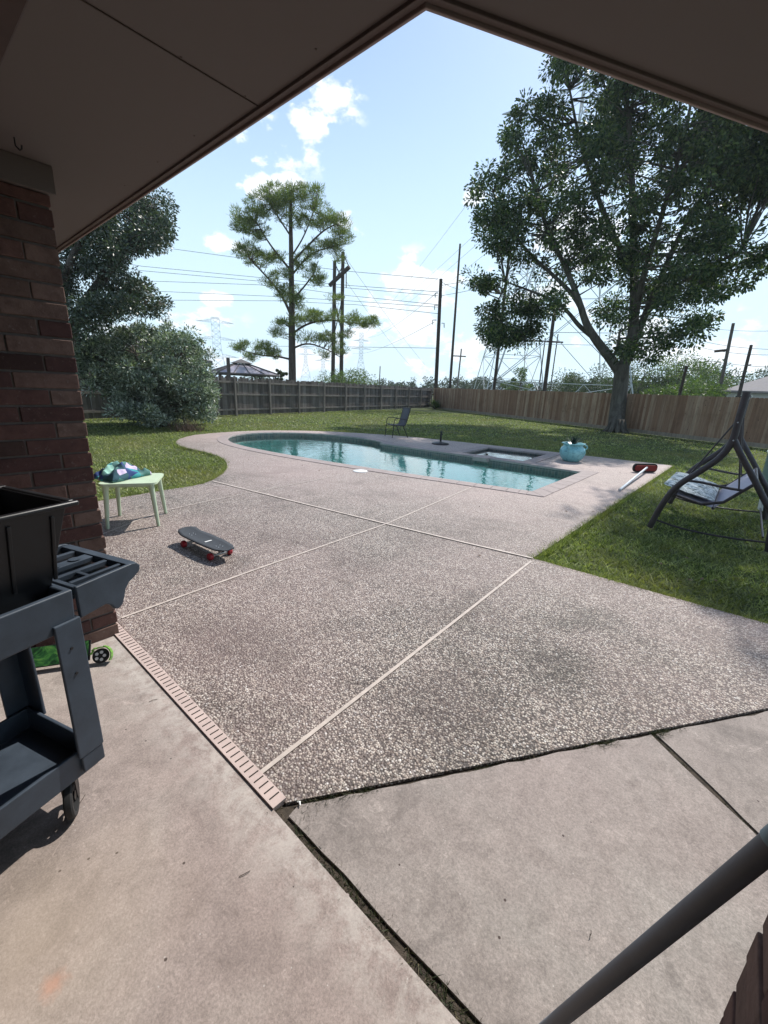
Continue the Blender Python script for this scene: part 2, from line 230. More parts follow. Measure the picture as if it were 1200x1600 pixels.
    k = NT('towel'); n = k.voro(9.5, 'F1', k.scaled(k.co, (1, 1.6, 1))); s = k.N.new('ShaderNodeSeparateColor'); k.link(n.outputs['Color'], s.inputs[0]); M['towel'] = k.fin(k.ramp(s.outputs[0], [(0, (.03, .06, .18)), (.2, (.05, .30, .33)), (.4, (.42, .75, .62)), (.55, (.10, .22, .20)), (.7, (.60, .50, .68)), (.85, (.04, .10, .13)), (1, (.35, .68, .62))], 'CONSTANT'), .95); k.bump(k.noise(90, 4), .6, .004)
    k = NT('camo_green'); n = k.noise(15, 5, .6, dist=1.5); M['camo'] = k.fin(k.ramp(n, [(.38, (.015, .05, .02)), (.47, (.03, .12, .04)), (.56, (.08, .26, .06)), (.68, (.25, .42, .12))]), .4); M['lime'] = plain('lime_plastic', (.15, .36, .05), .35, .1)
    M['agave'] = plain('agave_leaf', (.028, .05, .035), .5, .3, 10); M['roofgrey'] = plain('far_roof', (.22, .20, .20), .8, .2, 2); M['polyc'] = plain('gazebo_panel', (.34, .31, .36), .35, .12, 1.5, 0); M['gazb'] = plain('gazebo_frame', (.10, .09, .09), .6); M['siding'] = plain('pale_siding', (.48, .48, .47), .7, .06, 3); M['glass'] = plain('dark_glass', (.04, .05, .06), .1)
    M['tank'] = plain('tank_green', (.17, .25, .25), .4, .1, 5, 0, metal=.1); M['tankrim'] = plain('tank_rim', (.42, .52, .48), .4, .1, 5, 0); M['dry'] = plain('dry_stems', (.14, .09, .065), .9, .3, 20); M['rust'] = plain('rust_stain', (.4, .15, .08), .8)
make_mats()

# ------------------------------------------------------------------ mesh helpers
class MB:
    def __init__(s): s.v = []; s.f = []; s.mi = []; s.c = 0
    def add(s, vs, fs, mi=0):
        o = len(s.v); s.v += [tuple(v) for v in vs]; s.f += [tuple(i + o for i in f) for f in fs]; s.mi += [mi] * len(fs); return s
    def box(s, c, d, R=None, mi=0, taper=0):
        hx, hy, hz = d[0] / 2, d[1] / 2, d[2] / 2; vs = []
        for sz in (-1, 1):
            for sx, sy in ((-1, -1), (1, -1), (1, 1), (-1, 1)):
                k = 1 - taper if sz > 0 else 1; p = Vector((sx * hx * k, sy * hy * k, sz * hz)); p = (R @ p if R else p) + Vector(c); vs.append(p)
        return s.add(vs, [(0, 3, 2, 1), (4, 5, 6, 7), (0, 1, 5, 4), (1, 2, 6, 5), (2, 3, 7, 6), (3, 0, 4, 7)], mi)
    def tube(s, pts, r, n=10, mi=0, cap=True, closed=False):
        pts = [Vector(p) for p in pts]; rs = r if isinstance(r, (list, tuple)) else [r] * len(pts); rings = []; m = len(pts); u0 = None
        for i, p in enumerate(pts):
            if closed: t = pts[(i + 1) % m] - pts[i - 1]
            else: t = pts[min(i + 1, m - 1)] - pts[max(i - 1, 0)]
            t = t.normalized() if t.length > 1e-9 else Vector((0, 0, 1))
            if u0 is None: u0 = t.orthogonal().normalized()
            u0 = (u0 - t * u0.dot(t)); u0 = u0.normalized() if u0.length > 1e-6 else t.orthogonal().normalized(); w = t.cross(u0)
            rings.append([p + (u0 * math.cos(a) + w * math.sin(a)) * rs[i] for a in [2 * math.pi * j / n for j in range(n)]])
        vs = [q for ring in rings for q in ring]; fs = []
        for i in range(m if closed else m - 1):
            a = i * n; b = ((i + 1) % m) * n
            for j in range(n): fs.append((a + j, a + (j + 1) % n, b + (j + 1) % n, b + j))
        if cap and not closed: fs.append(tuple(range(n - 1, -1, -1))); fs.append(tuple((m - 1) * n + j for j in range(n)))
        return s.add(vs, fs, mi)
    def lathe(s, prof, c=(0, 0, 0), n=32, mi=0, R=None, cap=True):
        c = Vector(c); vs = []; fs = []
        for (r, z) in prof:
            for j in range(n):
                a = 2 * math.pi * j / n; p = Vector((r * math.cos(a), r * math.sin(a), z)); vs.append((R @ p if R else p) + c)
        for i in range(len(prof) - 1):
            for j in range(n): fs.append((i * n + j, i * n + (j + 1) % n, (i + 1) * n + (j + 1) % n, (i + 1) * n + j))
        if cap:
            if prof[0][0] > 1e-4: fs.append(tuple(range(n - 1, -1, -1)))
            if prof[-1][0] > 1e-4: fs.append(tuple((len(prof) - 1) * n + j for j in range(n)))
        return s.add(vs, fs, mi)
    def prism(s, poly, a, b, axis='z', mi=0):     # polygon swept from a to b along axis
        def mk(p, t): return {'z': (p[0], p[1], t), 'y': (p[0], t, p[1]), 'x': (t, p[0], p[1])}[axis]
        n = len(poly); vs = [mk(p, a) for p in poly] + [mk(p, b) for p in poly]
        tr = tessellate_polygon([[Vector((p[0], p[1], 0)) for p in poly]])
        fs = [tuple(t) for t in tr] + [tuple(i + n for i in reversed(t)) for t in tr] + [(i, (i + 1) % n, (i + 1) % n + n, i + n) for i in range(n)]
        return s.add(vs, fs, mi)
    def tray(s, x0, x1, y0, y1, z0, z1, t=.012, fl=.012, draft=0.0, mi=0):
        def q(a, b, c, d, z): return [(a, c, z), (b, c, z), (b, d, z), (a, d, z)]
        vs = q(x0 + draft, x1 - draft, y0 + draft, y1 - draft, z0) + q(x0, x1, y0, y1, z1) + q(x0 + t, x1 - t, y0 + t, y1 - t, z1) + q(x0 + t + draft, x1 - t - draft, y0 + t + draft, y1 - t - draft, z0 + fl)
        fs = [(3, 2, 1, 0), (12, 13, 14, 15)]
        for i in range(4):
            j = (i + 1) % 4; fs += [(i, j, 4 + j, 4 + i), (4 + i, 4 + j, 8 + j, 8 + i), (8 + i, 8 + j, 12 + j, 12 + i)]
        return s.add(vs, fs, mi)
    def build(s, name, mats, parent=None, smooth=False, bevel=0, seg=2, loc=None, fixn=False, auto=35):
        me = bpy.data.meshes.new(name); me.from_pydata(s.v, [], s.f); me.update()
        for m in (mats if isinstance(mats, (list, tuple)) else [mats]): me.materials.append(m)
        me.polygons.foreach_set('material_index', s.mi)
        if True:
            bm = bmesh.new(); bm.from_mesh(me); bmesh.ops.recalc_face_normals(bm, faces=bm.faces); bm.to_mesh(me); bm.free()
        if smooth:
            me.polygons.foreach_set('use_smooth', [True] * len(me.polygons))
            if auto: me.set_sharp_from_angle(angle=math.radians(auto))
        o = bpy.data.objects.new(name, me); COL.objects.link(o)
        if parent: o.parent = parent
        if loc is not None: o.location = loc
        if bevel: b = o.modifiers.new('bevel', 'BEVEL'); b.width = bevel; b.segments = seg; b.limit_method = 'ANGLE'; b.angle_limit = math.radians(40)
        return o
def tag(o, label=None, cat=None, group=None, kind=None):
    for k, v in (('label', label), ('category', cat), ('group', group), ('kind', kind)):
        if v: o[k] = v
    return o
def thing(name, label, cat, loc=(0, 0, 0), rz=0, group=None):
    o = bpy.data.objects.new(name, None); o.empty_display_size = .1; COL.objects.link(o); o.location = loc; o.rotation_euler = (0, 0, rz); return tag(o, label, cat, group)
def rebase(root, loc):                      # parts were built in world coordinates: shift them under a root at loc
    loc = Vector(loc); root.location = loc
    for o in [c for c in bpy.data.objects if c.parent == root]: o.location = -loc
def copy_tree(root, loc, rz=None, label=None, group=None, scale=None):
    r = root.copy(); COL.objects.link(r); r.location = loc
    if rz is not None: r.rotation_euler = (0, 0, rz)
    if scale: r.scale = (scale,) * 3
    if label: r['label'] = label
    for ch in list(root.children):
        c = ch.copy(); COL.objects.link(c); c.parent = r
        for g in ch.children: d = g.copy(); COL.objects.link(d); d.parent = c
    return r
def npmesh(name, verts, faces_n, mat, parent=None):   # faces of faces_n corners in order
    me = bpy.data.meshes.new(name); nv = len(verts); nf = nv // faces_n
    me.vertices.add(nv); me.vertices.foreach_set('co', np.asarray(verts, np.float32).ravel()); me.loops.add(nv); me.loops.foreach_set('vertex_index', np.arange(nv, dtype=np.int32))
    me.polygons.add(nf); me.polygons.foreach_set('loop_start', np.arange(0, nv, faces_n, dtype=np.int32)); me.update(calc_edges=True); me.validate(); me.materials.append(mat)
    o = bpy.data.objects.new(name, me); COL.objects.link(o)
    if parent: o.parent = parent
    return o
def inpoly(x, y, poly):
    ins = np.zeros(len(x), bool); n = len(poly)
    for i in range(n):
        x1, y1 = poly[i][0], poly[i][1]; x2, y2 = poly[(i + 1) % n][0], poly[(i + 1) % n][1]
        c = ((y1 > y) != (y2 > y)); xx = (x2 - x1) * (y - y1) / ((y2 - y1) + 1e-12) + x1; ins ^= (c & (x < xx))
    return ins
def sheet(name, outer, holes, z, mat, thick=.0):
    loops = [[Vector((p[0], p[1], 0)) for p in outer]] + [[Vector((p[0], p[1], 0)) for p in h] for h in holes]
    tr = tessellate_polygon(loops); flat = [v for l in loops for v in l]; n = len(flat); mb = MB(); vs = [(v.x, v.y, z) for v in flat]; fs = []
    for t in tr:
        a, b, c = (flat[i] for i in t); fs.append(tuple(t) if (b - a).cross(c - a).z > 0 else tuple(reversed(t)))
    if thick:
        vs += [(v.x, v.y, z - thick) for v in flat]; k = 0
        for l in loops:
            m = len(l); fs += [(k + i, k + (i + 1) % m, n + k + (i + 1) % m, n + k + i) for i in range(m)]; k += m
    mb.add(vs, fs); me = bpy.data.meshes.new(name); me.from_pydata(mb.v, [], mb.f); me.materials.append(mat); o = bpy.data.objects.new(name, me); COL.objects.link(o); return o
def chaikin(pts, it=2):
    for _ in range(it):
        q = []
        for i in range(len(pts)):
            a = pts[i]; b = pts[(i + 1) % len(pts)]; q += [(a[0] * .75 + b[0] * .25, a[1] * .75 + b[1] * .25), (a[0] * .25 + b[0] * .75, a[1] * .25 + b[1] * .75)]
        pts = q
    return pts
def smoothline(pts, it=2):
    pts = [tuple(p) for p in pts]
    for _ in range(it):
        q = [pts[0]]
        for a, b in zip(pts[:-1], pts[1:]): q += [tuple(x * .75 + y * .25 for x, y in zip(a, b)), tuple(x * .25 + y * .75 for x, y in zip(a, b))]
        pts = q + [pts[-1]]
    return pts
def offset(poly, d):       # outward offset of a closed counter-clockwise/clockwise loop
    n = len(poly); A = sum(poly[i][0] * poly[(i + 1) % n][1] - poly[(i + 1) % n][0] * poly[i][1] for i in range(n)); sg = 1 if A > 0 else -1; out = []
    for i in range(n):
        p0, p1, p2 = Vector(poly[i - 1][:2]), Vector(poly[i][:2]), Vector(poly[(i + 1) % n][:2]); a = (p1 - p0).normalized(); b = (p2 - p1).normalized()
        na = Vector((a.y, -a.x)) * sg; nb = Vector((b.y, -b.x)) * sg; m = (na + nb); m = m.normalized() if m.length > 1e-6 else na; k = min(2.2, 1 / max(.35, m.dot(na))); q = p1 + m * d * k; out.append((q.x, q.y))
    return out

# ------------------------------------------------------------------ ground, deck, pool
round_end = smoothline([(-8.35, 9.85), (-9.2, 10.1), (-10.4, 10.0), (-11.5, 9.45), (-12.15, 8.6), (-12.35, 7.6), (-11.95, 6.7), (-11.0, 6.1), (-9.9, 5.9), (-8.5, 5.93), (-6.9, 6.12), (-5.05, 6.44), (-3.6, 6.76), (-2.53, 6.98)], 2)
pool = [(-2.53, 9.82), (-3.88, 9.8), (-5.82, 9.72), (-8.28, 9.6)] + [tuple(p) for p in round_end]
spa = [(-5.72, 9.98), (-5.82, 11.75), (-4.08, 12.0), (-3.98, 10.06)]
deck = [tuple(P(x, y)[:2]) for x, y in ((199, 775.5), (262, 764.5), (310, 758), (335, 748.6), (353, 736), (356, 725), (348, 715), (326, 707), (297, 701), (277, 695), (274, 690), (281.5, 684.6), (310, 678))]
deck = [(-1.07, .745), (-6.4, .80), (-6.35, 1.3)] + smoothline(deck + [(-13.1, 8.2), (-12.6, 9.4), (-11.7, 10.5), (-10.3, 11.4), (-9.0, 11.95), (-7.6, 12.25), (-6.2, 12.45)], 1)
deck += [(-4.3, 12.72), (-3.3, 12.8), (-2.3, 12.9), (-1.2, 13.0), (-1.28, 8.5), (-1.365, 4.03), (.45, 4.08), (1.32, 4.12)]
holes = [pool, spa]
o = sheet('ground', [(-560, -80), (300, -80), (300, 480), (-560, 480)], [offset(deck, -.06)], -.045, M['lawn']); tag(o, kind='structure')
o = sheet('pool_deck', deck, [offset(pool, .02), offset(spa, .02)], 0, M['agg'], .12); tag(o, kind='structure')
def ring(name, inner, w, z0, z1, mat, closed=True, idx=None):
    out = offset(inner, w); mb = MB(); n = len(inner); inn = offset(inner, -.025)
    acc = 0
    for i in range(n):
        j = (i + 1) % n; a, b, c, d = Vector(inn[i]), Vector(inn[j]), Vector(out[j]), Vector(out[i]); L = (b - a).length; m = max(1, round(L / .33))
        for k in range(m):
            t0, t1 = k / m + .004 / max(L, .02), (k + 1) / m - .004 / max(L, .02)
            if L < .05: t0, t1 = k / m, (k + 1) / m
            q = [a.lerp(b, t0), a.lerp(b, t1), d.lerp(c, t1), d.lerp(c, t0)]
            mb.add([(p.x, p.y, z0) for p in q] + [(p.x, p.y, z1) for p in q], [(3, 2, 1, 0), (4, 5, 6, 7), (0, 1, 5, 4), (1, 2, 6, 5), (2, 3, 7, 6), (3, 0, 4, 7)])
    return mb.build(name, mat, bevel=.006)
# coping: the pool and spa share the raised dam between them
tag(ring('pool_coping', pool, .27, -.035, .012, M['coping']), 'pink brick coping running round the edge of the swimming pool', 'coping')
tag(ring('spa_coping', spa, .27, -.03, .018, M['coping']), 'pink brick coping square around the small spa beside the pool', 'coping')
def basin(name, poly, depth, wl):
    mb = MB(); n = len(poly)
    for i in range(n):
        j = (i + 1) % n; a = poly[i]; b = poly[j]; zt = -.03; zm = -.24
        mb.add([(*a, zm), (*b, zm), (*b, zt), (*a, zt)], [(0, 1, 2, 3)], 1); mb.add([(*a, -depth), (*b, -depth), (*b, zm), (*a, zm)], [(0, 1, 2, 3)], 0)
    tr = tessellate_polygon([[Vector((*p, 0)) for p in poly]]); mb.add([(*p, -depth) for p in poly], [tuple(t) for t in tr], 0)
    o = mb.build(name, [M['plaster'], M['tile']]); tag(o, kind='structure')
    w = sheet(name.replace('basin', 'water'), offset(poly, .01), [], wl, M['water']); tag(w, kind='structure')
basin('pool_basin', pool, 1.35, -.125); basin('spa_basin', spa, .9, -.06)
mb = MB(); mb.prism([(-5.15, 9.60), (-4.75, 9.62), (-4.75, 10.08), (-5.15, 10.07)], -.075, .0245); tag(mb.build('spillway', M['drip'], bevel=.005), 'pale flat spillway stone in the low wall between spa and pool', 'spillway')
# inlaid joints
def strip(name, pts, w, z, mat, label, cat, group=None, h=.006):
    mb = MB()
    for a, b in zip(pts[:-1], pts[1:]):
        a = Vector(a[:2]); b = Vector(b[:2]); t = (b - a).normalized() * .5; nrm = Vector((-t.y, t.x)) * w; mb.add([(*(a - nrm), z), (*(b - nrm), z), (*(b + nrm), z), (*(a + nrm), z)], [(0, 1, 2, 3)])
    o = mb.build(name, mat); return tag(o, label, cat, group)
J = 'pale joint strips in the pool deck'
strip('joint_strip', [P(190, 966), P(400, 890), P(603, 819), P(738, 761)], .022, .005, M['inlay'], 'pale joint strip from brick pillar past the skateboard to pool edge', 'joint strip', J)
strip('joint_strip', [P(332, 752), P(468, 786), P(603, 819), P(720, 847), P(832, 873)], .032, .009, M['inlay'], 'mossy pale joint strip from curved lawn edge across to right lawn corner', 'joint strip', J)
strip('joint_strip', [P(404, 1211), P(600, 1058), P(830, 877)], .022, .005, M['inlay'], 'straight pale joint strip from slotted drain to right lawn corner', 'joint strip', J)
strip('joint_strip', [P(160, 835), P(250, 800), P(330, 782), P(520, 745)], .018, .005, M['inlay'], 'faint joint strip running behind the small green table', 'joint strip', J)
# trench drain
dr = thing('trench_drain', 'long pink slotted drain cover between porch slab and pebbled deck', 'drain'); mb = MB(); mb.box((-4.0, .724, -.004), (5.84, .062, .028)); n = 0; x = -1.12
while x > -4.2: mb.box((x, .727, .0105), (.0052, .044, .003), None, 1); x -= .0365
mb.build('cover', [M['drain'], M['slot']], dr); rebase(dr, (-4, .724, 0))
# concrete
tag(sheet('porch_floor', [(-8, -3), (6, -3), (6, .69), (-.28, .682), (-1.05, .695), (-6, .69), (-8, .69)], [], .0, M['porch'], .1), kind='structure')
jd = Vector((2.39, 3.375)).normalized(); jn = Vector((jd.y, -jd.x)); J0 = Vector((-1.07, .745)) + jd * .03 + jn * .016
def jp(t, s=0): q = J0 + jd * t + jn * s; return (q.x, q.y)
tg = (Vector((-.02, 2.2)) - J0).dot(jd)
def rough_edge(a, b, n=26, amp=.006):
    a = Vector(a); b = Vector(b); t = (b - a); nn = Vector((-t.y, t.x)).normalized(); return [tuple(a.lerp(b, i / n) + nn * (random.uniform(-amp, amp) if 0 < i < n else 0)) for i in range(n + 1)]
def line_hit(s_t): return jp(s_t)
g1 = (-.01 + .0, 2.155); g2 = Vector((.36, 1.93)); gdir = (Vector((.375, 1.905)) - Vector((-.02, 2.2))).normalized()
slabA = rough_edge(jp(.02), jp(tg - .012)) + rough_edge(jp(tg - .012), tuple(Vector(jp(tg - .012)) + gdir * 4)) + [(5, -2)] + rough_edge((5, .704), (-1.02, .722), 60)[::1]
slabA = [p for p in slabA if not (p[0] > 4.9 and p[1] < -1)]
tag(sheet('walkway', slabA, [], -.005, M['walk'], .1), kind='structure')
slabB = rough_edge(jp(tg + .018), jp(4.2)) + [(5.2, 4.1)] + rough_edge(tuple(Vector(jp(tg + .018)) + gdir * 5.2), jp(tg + .018), 60)
tag(sheet('walkway', slabB, [], -.008, M['walk'], .1), kind='structure')
tag(sheet('soil', [(-1.3, .60), (7, .55), (7, 4.3), (1.3, 4.3)], [], -.015, M['dirt']), kind='structure')

# ------------------------------------------------------------------ grass and weeds (stuff)
def blades(x, y, z, h, w, lean):
    n = len(x); a = rng.uniform(0, 2 * np.pi, n); b = rng.uniform(0, 2 * np.pi, n); c = np.stack([x, y, np.full(n, z) if np.isscalar(z) else z], 1)
    sd = np.stack([np.cos(a), np.sin(a), np.zeros(n)], 1) * (w / 2)[:, None]; tp = np.stack([np.cos(b) * lean * h, np.sin(b) * lean * h, h], 1)
    return np.stack([c - sd, c + sd, c + tp], 1).reshape(-1, 3)
deckn = offset(deck, -.01)
conc = [(-8, -3), (6, -3), (6, 4.3), (1.3, 4.1), (-1.1, .74), (-8, .75)]
def lawnpts(r0, r1, dens, a0=-82, a1=16):
    A = math.radians(a1 - a0) / 2 * (r1 * r1 - r0 * r0); n = int(A * dens); r = np.sqrt(rng.uniform(r0 * r0, r1 * r1, n)); a = np.radians(rng.uniform(a0, a1, n)); x = r * np.sin(a); y = r * np.cos(a)
    ok = ~inpoly(x, y, deckn) & ~inpoly(x, y, conc) & (x > -26) & (y < 34.5 - .511 * (x + 23.6)) ; ok &= ~((x < -6.3) & (y < .9)); return x[ok], y[ok]
vs = []
for r0, r1, dn, hh, ww in ((3.4, 6.2, 2900, .052, .014), (6.2, 10, 1300, .05, .018), (10, 17, 560, .05, .022), (17, 34, 120, .055, .045)):
    x, y = lawnpts(r0, r1, dn); n = len(x); cl_ = .5 + .5 * np.sin(x * 23 + 3 * np.sin(y * 9)) * np.sin(y * 19 + 2 * np.sin(x * 11)) + .35 * np.sin(x * 6.1 + 1) * np.sin(y * 5.3)
    vs.append(blades(x, y, -.047, hh * rng.uniform(.45, 1.2, n) * (.6 + .55 * np.clip(cl_, 0, 1.3)), ww * rng.uniform(.6, 1.4, n), rng.uniform(.2, 1.9, n)))
# taller fringe where the lawn laps over the deck edge
dv = [Vector(p) for p in deck]; fx = []; fy = []
for i in range(1, len(dv)):
    a, b = dv[i], dv[(i + 1) % len(dv)]
    if i >= len(dv) - 2: continue
    L = (b - a).length; m = int(L * (900 if min(a.length, b.length) < 8 else 350)); t = rng.uniform(0, 1, m); nn = Vector(((b - a).y, -(b - a).x)).normalized(); off = rng.uniform(-.02, .05, m)
    for k in range(m):
        q = a.lerp(b, t[k]) ; fx.append(q.x + nn.x * (-1) * off[k]); fy.append(q.y + nn.y * (-1) * off[k])
fx = np.array(fx); fy = np.array(fy); ok = ~inpoly(fx, fy, offset(deck, -.015)) & ~inpoly(fx, fy, conc); fx = fx[ok]; fy = fy[ok]; n = len(fx)
vs.append(blades(fx, fy, -.045, rng.uniform(.045, .095, n), rng.uniform(.005, .011, n), rng.uniform(.2, 1.0, n)))
o = npmesh('grass', np.concatenate(vs), 3, M['grass']); tag(o, 'short green lawn grass with yellowed patches', 'grass', kind='stuff')
vs = []
def crack(a, b, dens, h=.03, wd=.02):
    a = Vector(a[:2]); b = Vector(b[:2]); m = int((b - a).length * dens); t = rng.uniform(0, 1, m); keep = np.array([mnoise.noise(Vector((a.x + (b.x - a.x) * q, a.y + (b.y - a.y) * q, 0)) * 6) > -.12 for q in t]); t = t[keep]; m = len(t)
    x = a.x + (b.x - a.x) * t + rng.normal(0, wd * .5, m); y = a.y + (b.y - a.y) * t + rng.normal(0, wd * .5, m); vs.append(blades(x, y, -.022, rng.uniform(.2, .8, m) * h, rng.uniform(.002, .0045, m), rng.uniform(.4, 2.0, m)))
crack((-1.05, .71), (.6, .695), 800, .034, .024); crack(jp(0, -.004), jp(.5, -.004), 1100, .045, .02); crack(jp(.5, -.004), jp(2.0, -.004), 420, .036, .012); crack(jp(tg - .35, -.002), jp(tg + .1, -.002), 1500, .05, .018); crack(jp(tg), tuple(Vector(jp(tg)) + gdir * .5), 420, .022, .012); crack((-3.2, .69), (-1.1, .69), 60, .012, .008); crack((-1.12, .70), (-.95, .76), 1500, .035, .03)
a_, b_ = P(332, 752), P(470, 787); crack(a_, b_, 260, .03, .02)
tag(npmesh('weeds', np.concatenate(vs) + np.array([0, 0, .006]), 3, M['weed']), 'dark little weeds growing in the slab cracks', 'weeds', kind='stuff')

# ------------------------------------------------------------------ porch: ceiling, pillars, house walls
CZ = 2.55
ZE = CZ - .019; K = P(665, 12, ZE); Kl = (-9.0, K.y + (K.y - P(105, 385, ZE).y) / (K.x - P(105, 385, ZE).x) * (-9.0 - K.x)); er = P(1200, 205, ZE) - K; Kr = K + er * (4.0 / er.length)
roof = thing('porch_roof', 'brown painted porch ceiling and fascia overhanging the patio', 'porch roof')
eave = [(Kl[0], Kl[1]), (K.x, K.y), (Kr.x, Kr.y)]
ceil_poly = eave + [(4.5, Kr.y), (4.5, -4), (-9, -4)]
mb = MB(); mb.prism(ceil_poly, CZ, CZ + .16); mb.build('ceiling', M['ceil'], roof)
def along(a, b, off0, off1, z0, z1, e0=0, e1=0):
    a = Vector(a); b = Vector(b); t = (b - a).normalized(); n = Vector((-t.y, t.x)); a = a - t * e0; b = b + t * e1; return [(a + n * off0), (b + n * off0), (b + n * off1), (a + n * off1)], z0, z1
def eave_board(o0, o1, z0, z1, mat, name):
    def offs(o):
        pts = []
        a, k, b = (Vector(p) for p in eave); t1 = (k - a).normalized(); t2 = (b - k).normalized(); n1 = Vector((-t1.y, t1.x)); n2 = Vector((-t2.y, t2.x)); m = (n1 + n2).normalized(); c = 1 / m.dot(n1)
        return [tuple(a + n1 * o), tuple(k + m * c * o), tuple(b + n2 * o)]
    A = offs(o0); B = offs(o1); mb = MB(); mb.prism(A + B[::-1], z0, z1); return mb.build(name, mat, roof, bevel=.002)
eave_board(-.022, -.002, CZ - .010, CZ + .163, M['fascia'], 'fascia'); eave_board(-.0, .009, CZ - .019, CZ + .17, M['drip'], 'drip_edge')
mb = MB(); mb.box((-1.57, .70, CZ - .002), (.004, .76, .003)); mb.build('seam', M['seam'], roof)
mb = MB(); mb.tube([(-2.6, .575, CZ), (-2.6, .575, CZ - .03), (-2.59, .585, CZ - .045), (-2.575, .59, CZ - .042), (-2.57, .59, CZ - .03)], .003, 6); mb.build('hook', M['blackm'], roof, smooth=True)
mb = MB(); mb.prism([(-9, -4.1), (4.6, -4.1), (4.6, Kr.y + .02), (Kr.x, Kr.y + .02), (K.x, K.y + .02), (-9, Kl[1] + .02)], CZ + .175, CZ + .23); mb.build('shingle_layer', M['shingle'], roof)
for nx, ny in ((-1.56, 1.02), (-1.56, .8), (-1.56, .55), (-2.3, 1.03), (-1.95, 1.03), (-1.2, 1.03), (-2.7, 1.03)):
    mb = MB(); mb.lathe([(0, -.0015), (.0035, -.0015), (.0035, .001)], (nx, ny, CZ), 10); mb.build('nail_head', M['seam'], roof)
rebase(roof, (K.x, K.y, CZ))
mb = MB(); mb.box((-.4, .27, 2.43), (4.76, .15, .236)); mb.build('header_beam', M['beam'], bevel=.004); tag(bpy.data.objects['header_beam'], 'dark brown header beam under the ceiling in the top left corner', 'beam')
def pillar(label, x0, y0, w, ztop, mats, name='brick_pillar'):    # x0,y0 = min corner
    r = thing(name, label, 'pillar', (x0 + w / 2, y0 + w / 2, 0)); mb = MB(); rh = .085; m = .011; L = w * 2 / 3; D = w / 3; n = int(ztop / rh); h = w / 2
    for i in range(n + 1):
        z0 = i * rh; z1 = min(z0 + rh - m, ztop - .003)
        if z1 - z0 < .02: continue
        for q in range(4):
            R = Matrix.Rotation(q * math.pi / 2, 3, 'Z')
            cx = (-h + (L / 2) if i % 2 else h - L / 2); cy = -h + D / 2; j = random.uniform(-.0025, .004); l = L - m; c = R @ Vector((cx, cy - j, 0))
            if i % 2 == 0: pass
            mb.box((c.x, c.y, (z0 + z1) / 2 + random.uniform(-.001, .001)), (l, D - m * .5, z1 - z0), R @ Matrix.Rotation(random.uniform(-.008, .008), 3, 'Z'))
    mb.build('bricks', mats[0], r, bevel=.004, seg=2); mb = MB(); mb.box((0, 0, ztop / 2 - .002), (w - .026, w - .026, ztop - .005)); mb.build('mortar', mats[1], r); return r
p1 = pillar('tall red brick pillar on the left carrying the porch roof', -3.225, .30, .425, 2.432, (M['brick'], M['mortar']))
mb = MB(); mb.box((.012, .0, 2.49), (.45, .46, .116)); mb.build('cap_trim', M['ceil'], p1, bevel=.002)
mb = MB(); mb.box((-3.0, -.6, 2.49), (.40, 1.74, .11)); tag(mb.build('side_beam', M['ceil'], bevel=.002), 'painted side beam running back from the pillar top', 'beam')
pillar('brick pillar cut off by the lower right corner of the photo', .215, .475, .40, 2.545, (M['brick'], M['mortar']))
hw = thing('house_wall', 'dark brick house wall behind the left brick pillar', 'wall'); mb = MB(); mb.box((-6.2, -.6, 1.27), (.3, 4.2, 2.54)); mb.box((-.9, -2.85, 1.27), (10.2, .3, 2.54)); mb.build('brickwork', M['wallbrick'], hw); rebase(hw, (-6.2, -.6, 0))

# ------------------------------------------------------------------ utility cart, tub, scooter
CL = math.atan2(.951, -.31)
cart = thing('utility_cart', 'blue grey plastic two shelf utility cart with tool tray handle', 'cart', (-1.612, .300, 0), CL); cm = M['cart']
LX = -.93; WY = .44
mb = MB(); mb.tray(LX, 0, 0, WY, .765, .905, .022, .085, .006); mb.build('top_shelf', cm, cart, bevel=.006, seg=3)
mb = MB(); mb.tray(LX + .01, -.012, .012, WY - .012, .165, .275, .014, .022, .003); b_ = mb.build('bottom_shelf', cm, cart, bevel=.004, seg=3)
for (cx, cy, fx_, fy_) in ((0, 0, -1, 1), (0, WY, -1, -1), (LX, 0, 1, 1), (LX, WY, 1, -1)):
    mb = MB(); t = .012
    def Lp(a, b, o, z0, z1, tap):    # L profile post, arms a (x) and b (y)
        vs = []
        for z, k in ((z0, tap), (z1, 1)):
            ox, oy = cx - fx_ * o, cy - fy_ * o
            for (u, w) in ((0, 0), (a * k, 0), (a * k, t), (t, t), (t, b * k), (0, b * k)): vs.append((ox + fx_ * u, oy + fy_ * w, z))
        mb.add(vs, [(0, 1, 2, 3), (0, 3, 4, 5), (9, 8, 7, 6), (11, 10, 9, 6)] + [(i, (i + 1) % 6, 6 + (i + 1) % 6, 6 + i) for i in range(6)])
    Lp(.085, .10, .006, .255, .80, 1.05); Lp(.078, .09, .003, .185, .2545, 1.0)
    lg = mb.build('leg', cm, cart, bevel=.004)
    if (cx, cy) == (0, 0):
        mb = MB()
        for z in (.70, .60): mb = MB(); mb.tube([(-.04, -.009, z), (-.04, -.005, z)], .005, 10); mb.build('bolt', M['blackm'], lg)
ht = MB(); prof = [(.012, .905), (.215, .912), (.243, .908), (.256, .893), (.252, .874), (.23, .858), (.205, .845), (.185, .82), (.176, .79), (.165, .765), (.148, .755), (.132, .762), (.122, .782), (.105, .795), (.012, .785)]
for y in ((.004, .02), (WY - .02, WY - .004)): ht = MB(); ht.prism(prof, y[0], y[1], 'y'); ht.build('side_bracket', cm, cart, bevel=.005, seg=3)
ht = MB(); zt0, zt1 = .882, .902
ht.box((.2335, WY / 2, .889), (.033, WY - .042, .034))
ht.box((.021, WY / 2, .885), (.016, WY - .042, .032))
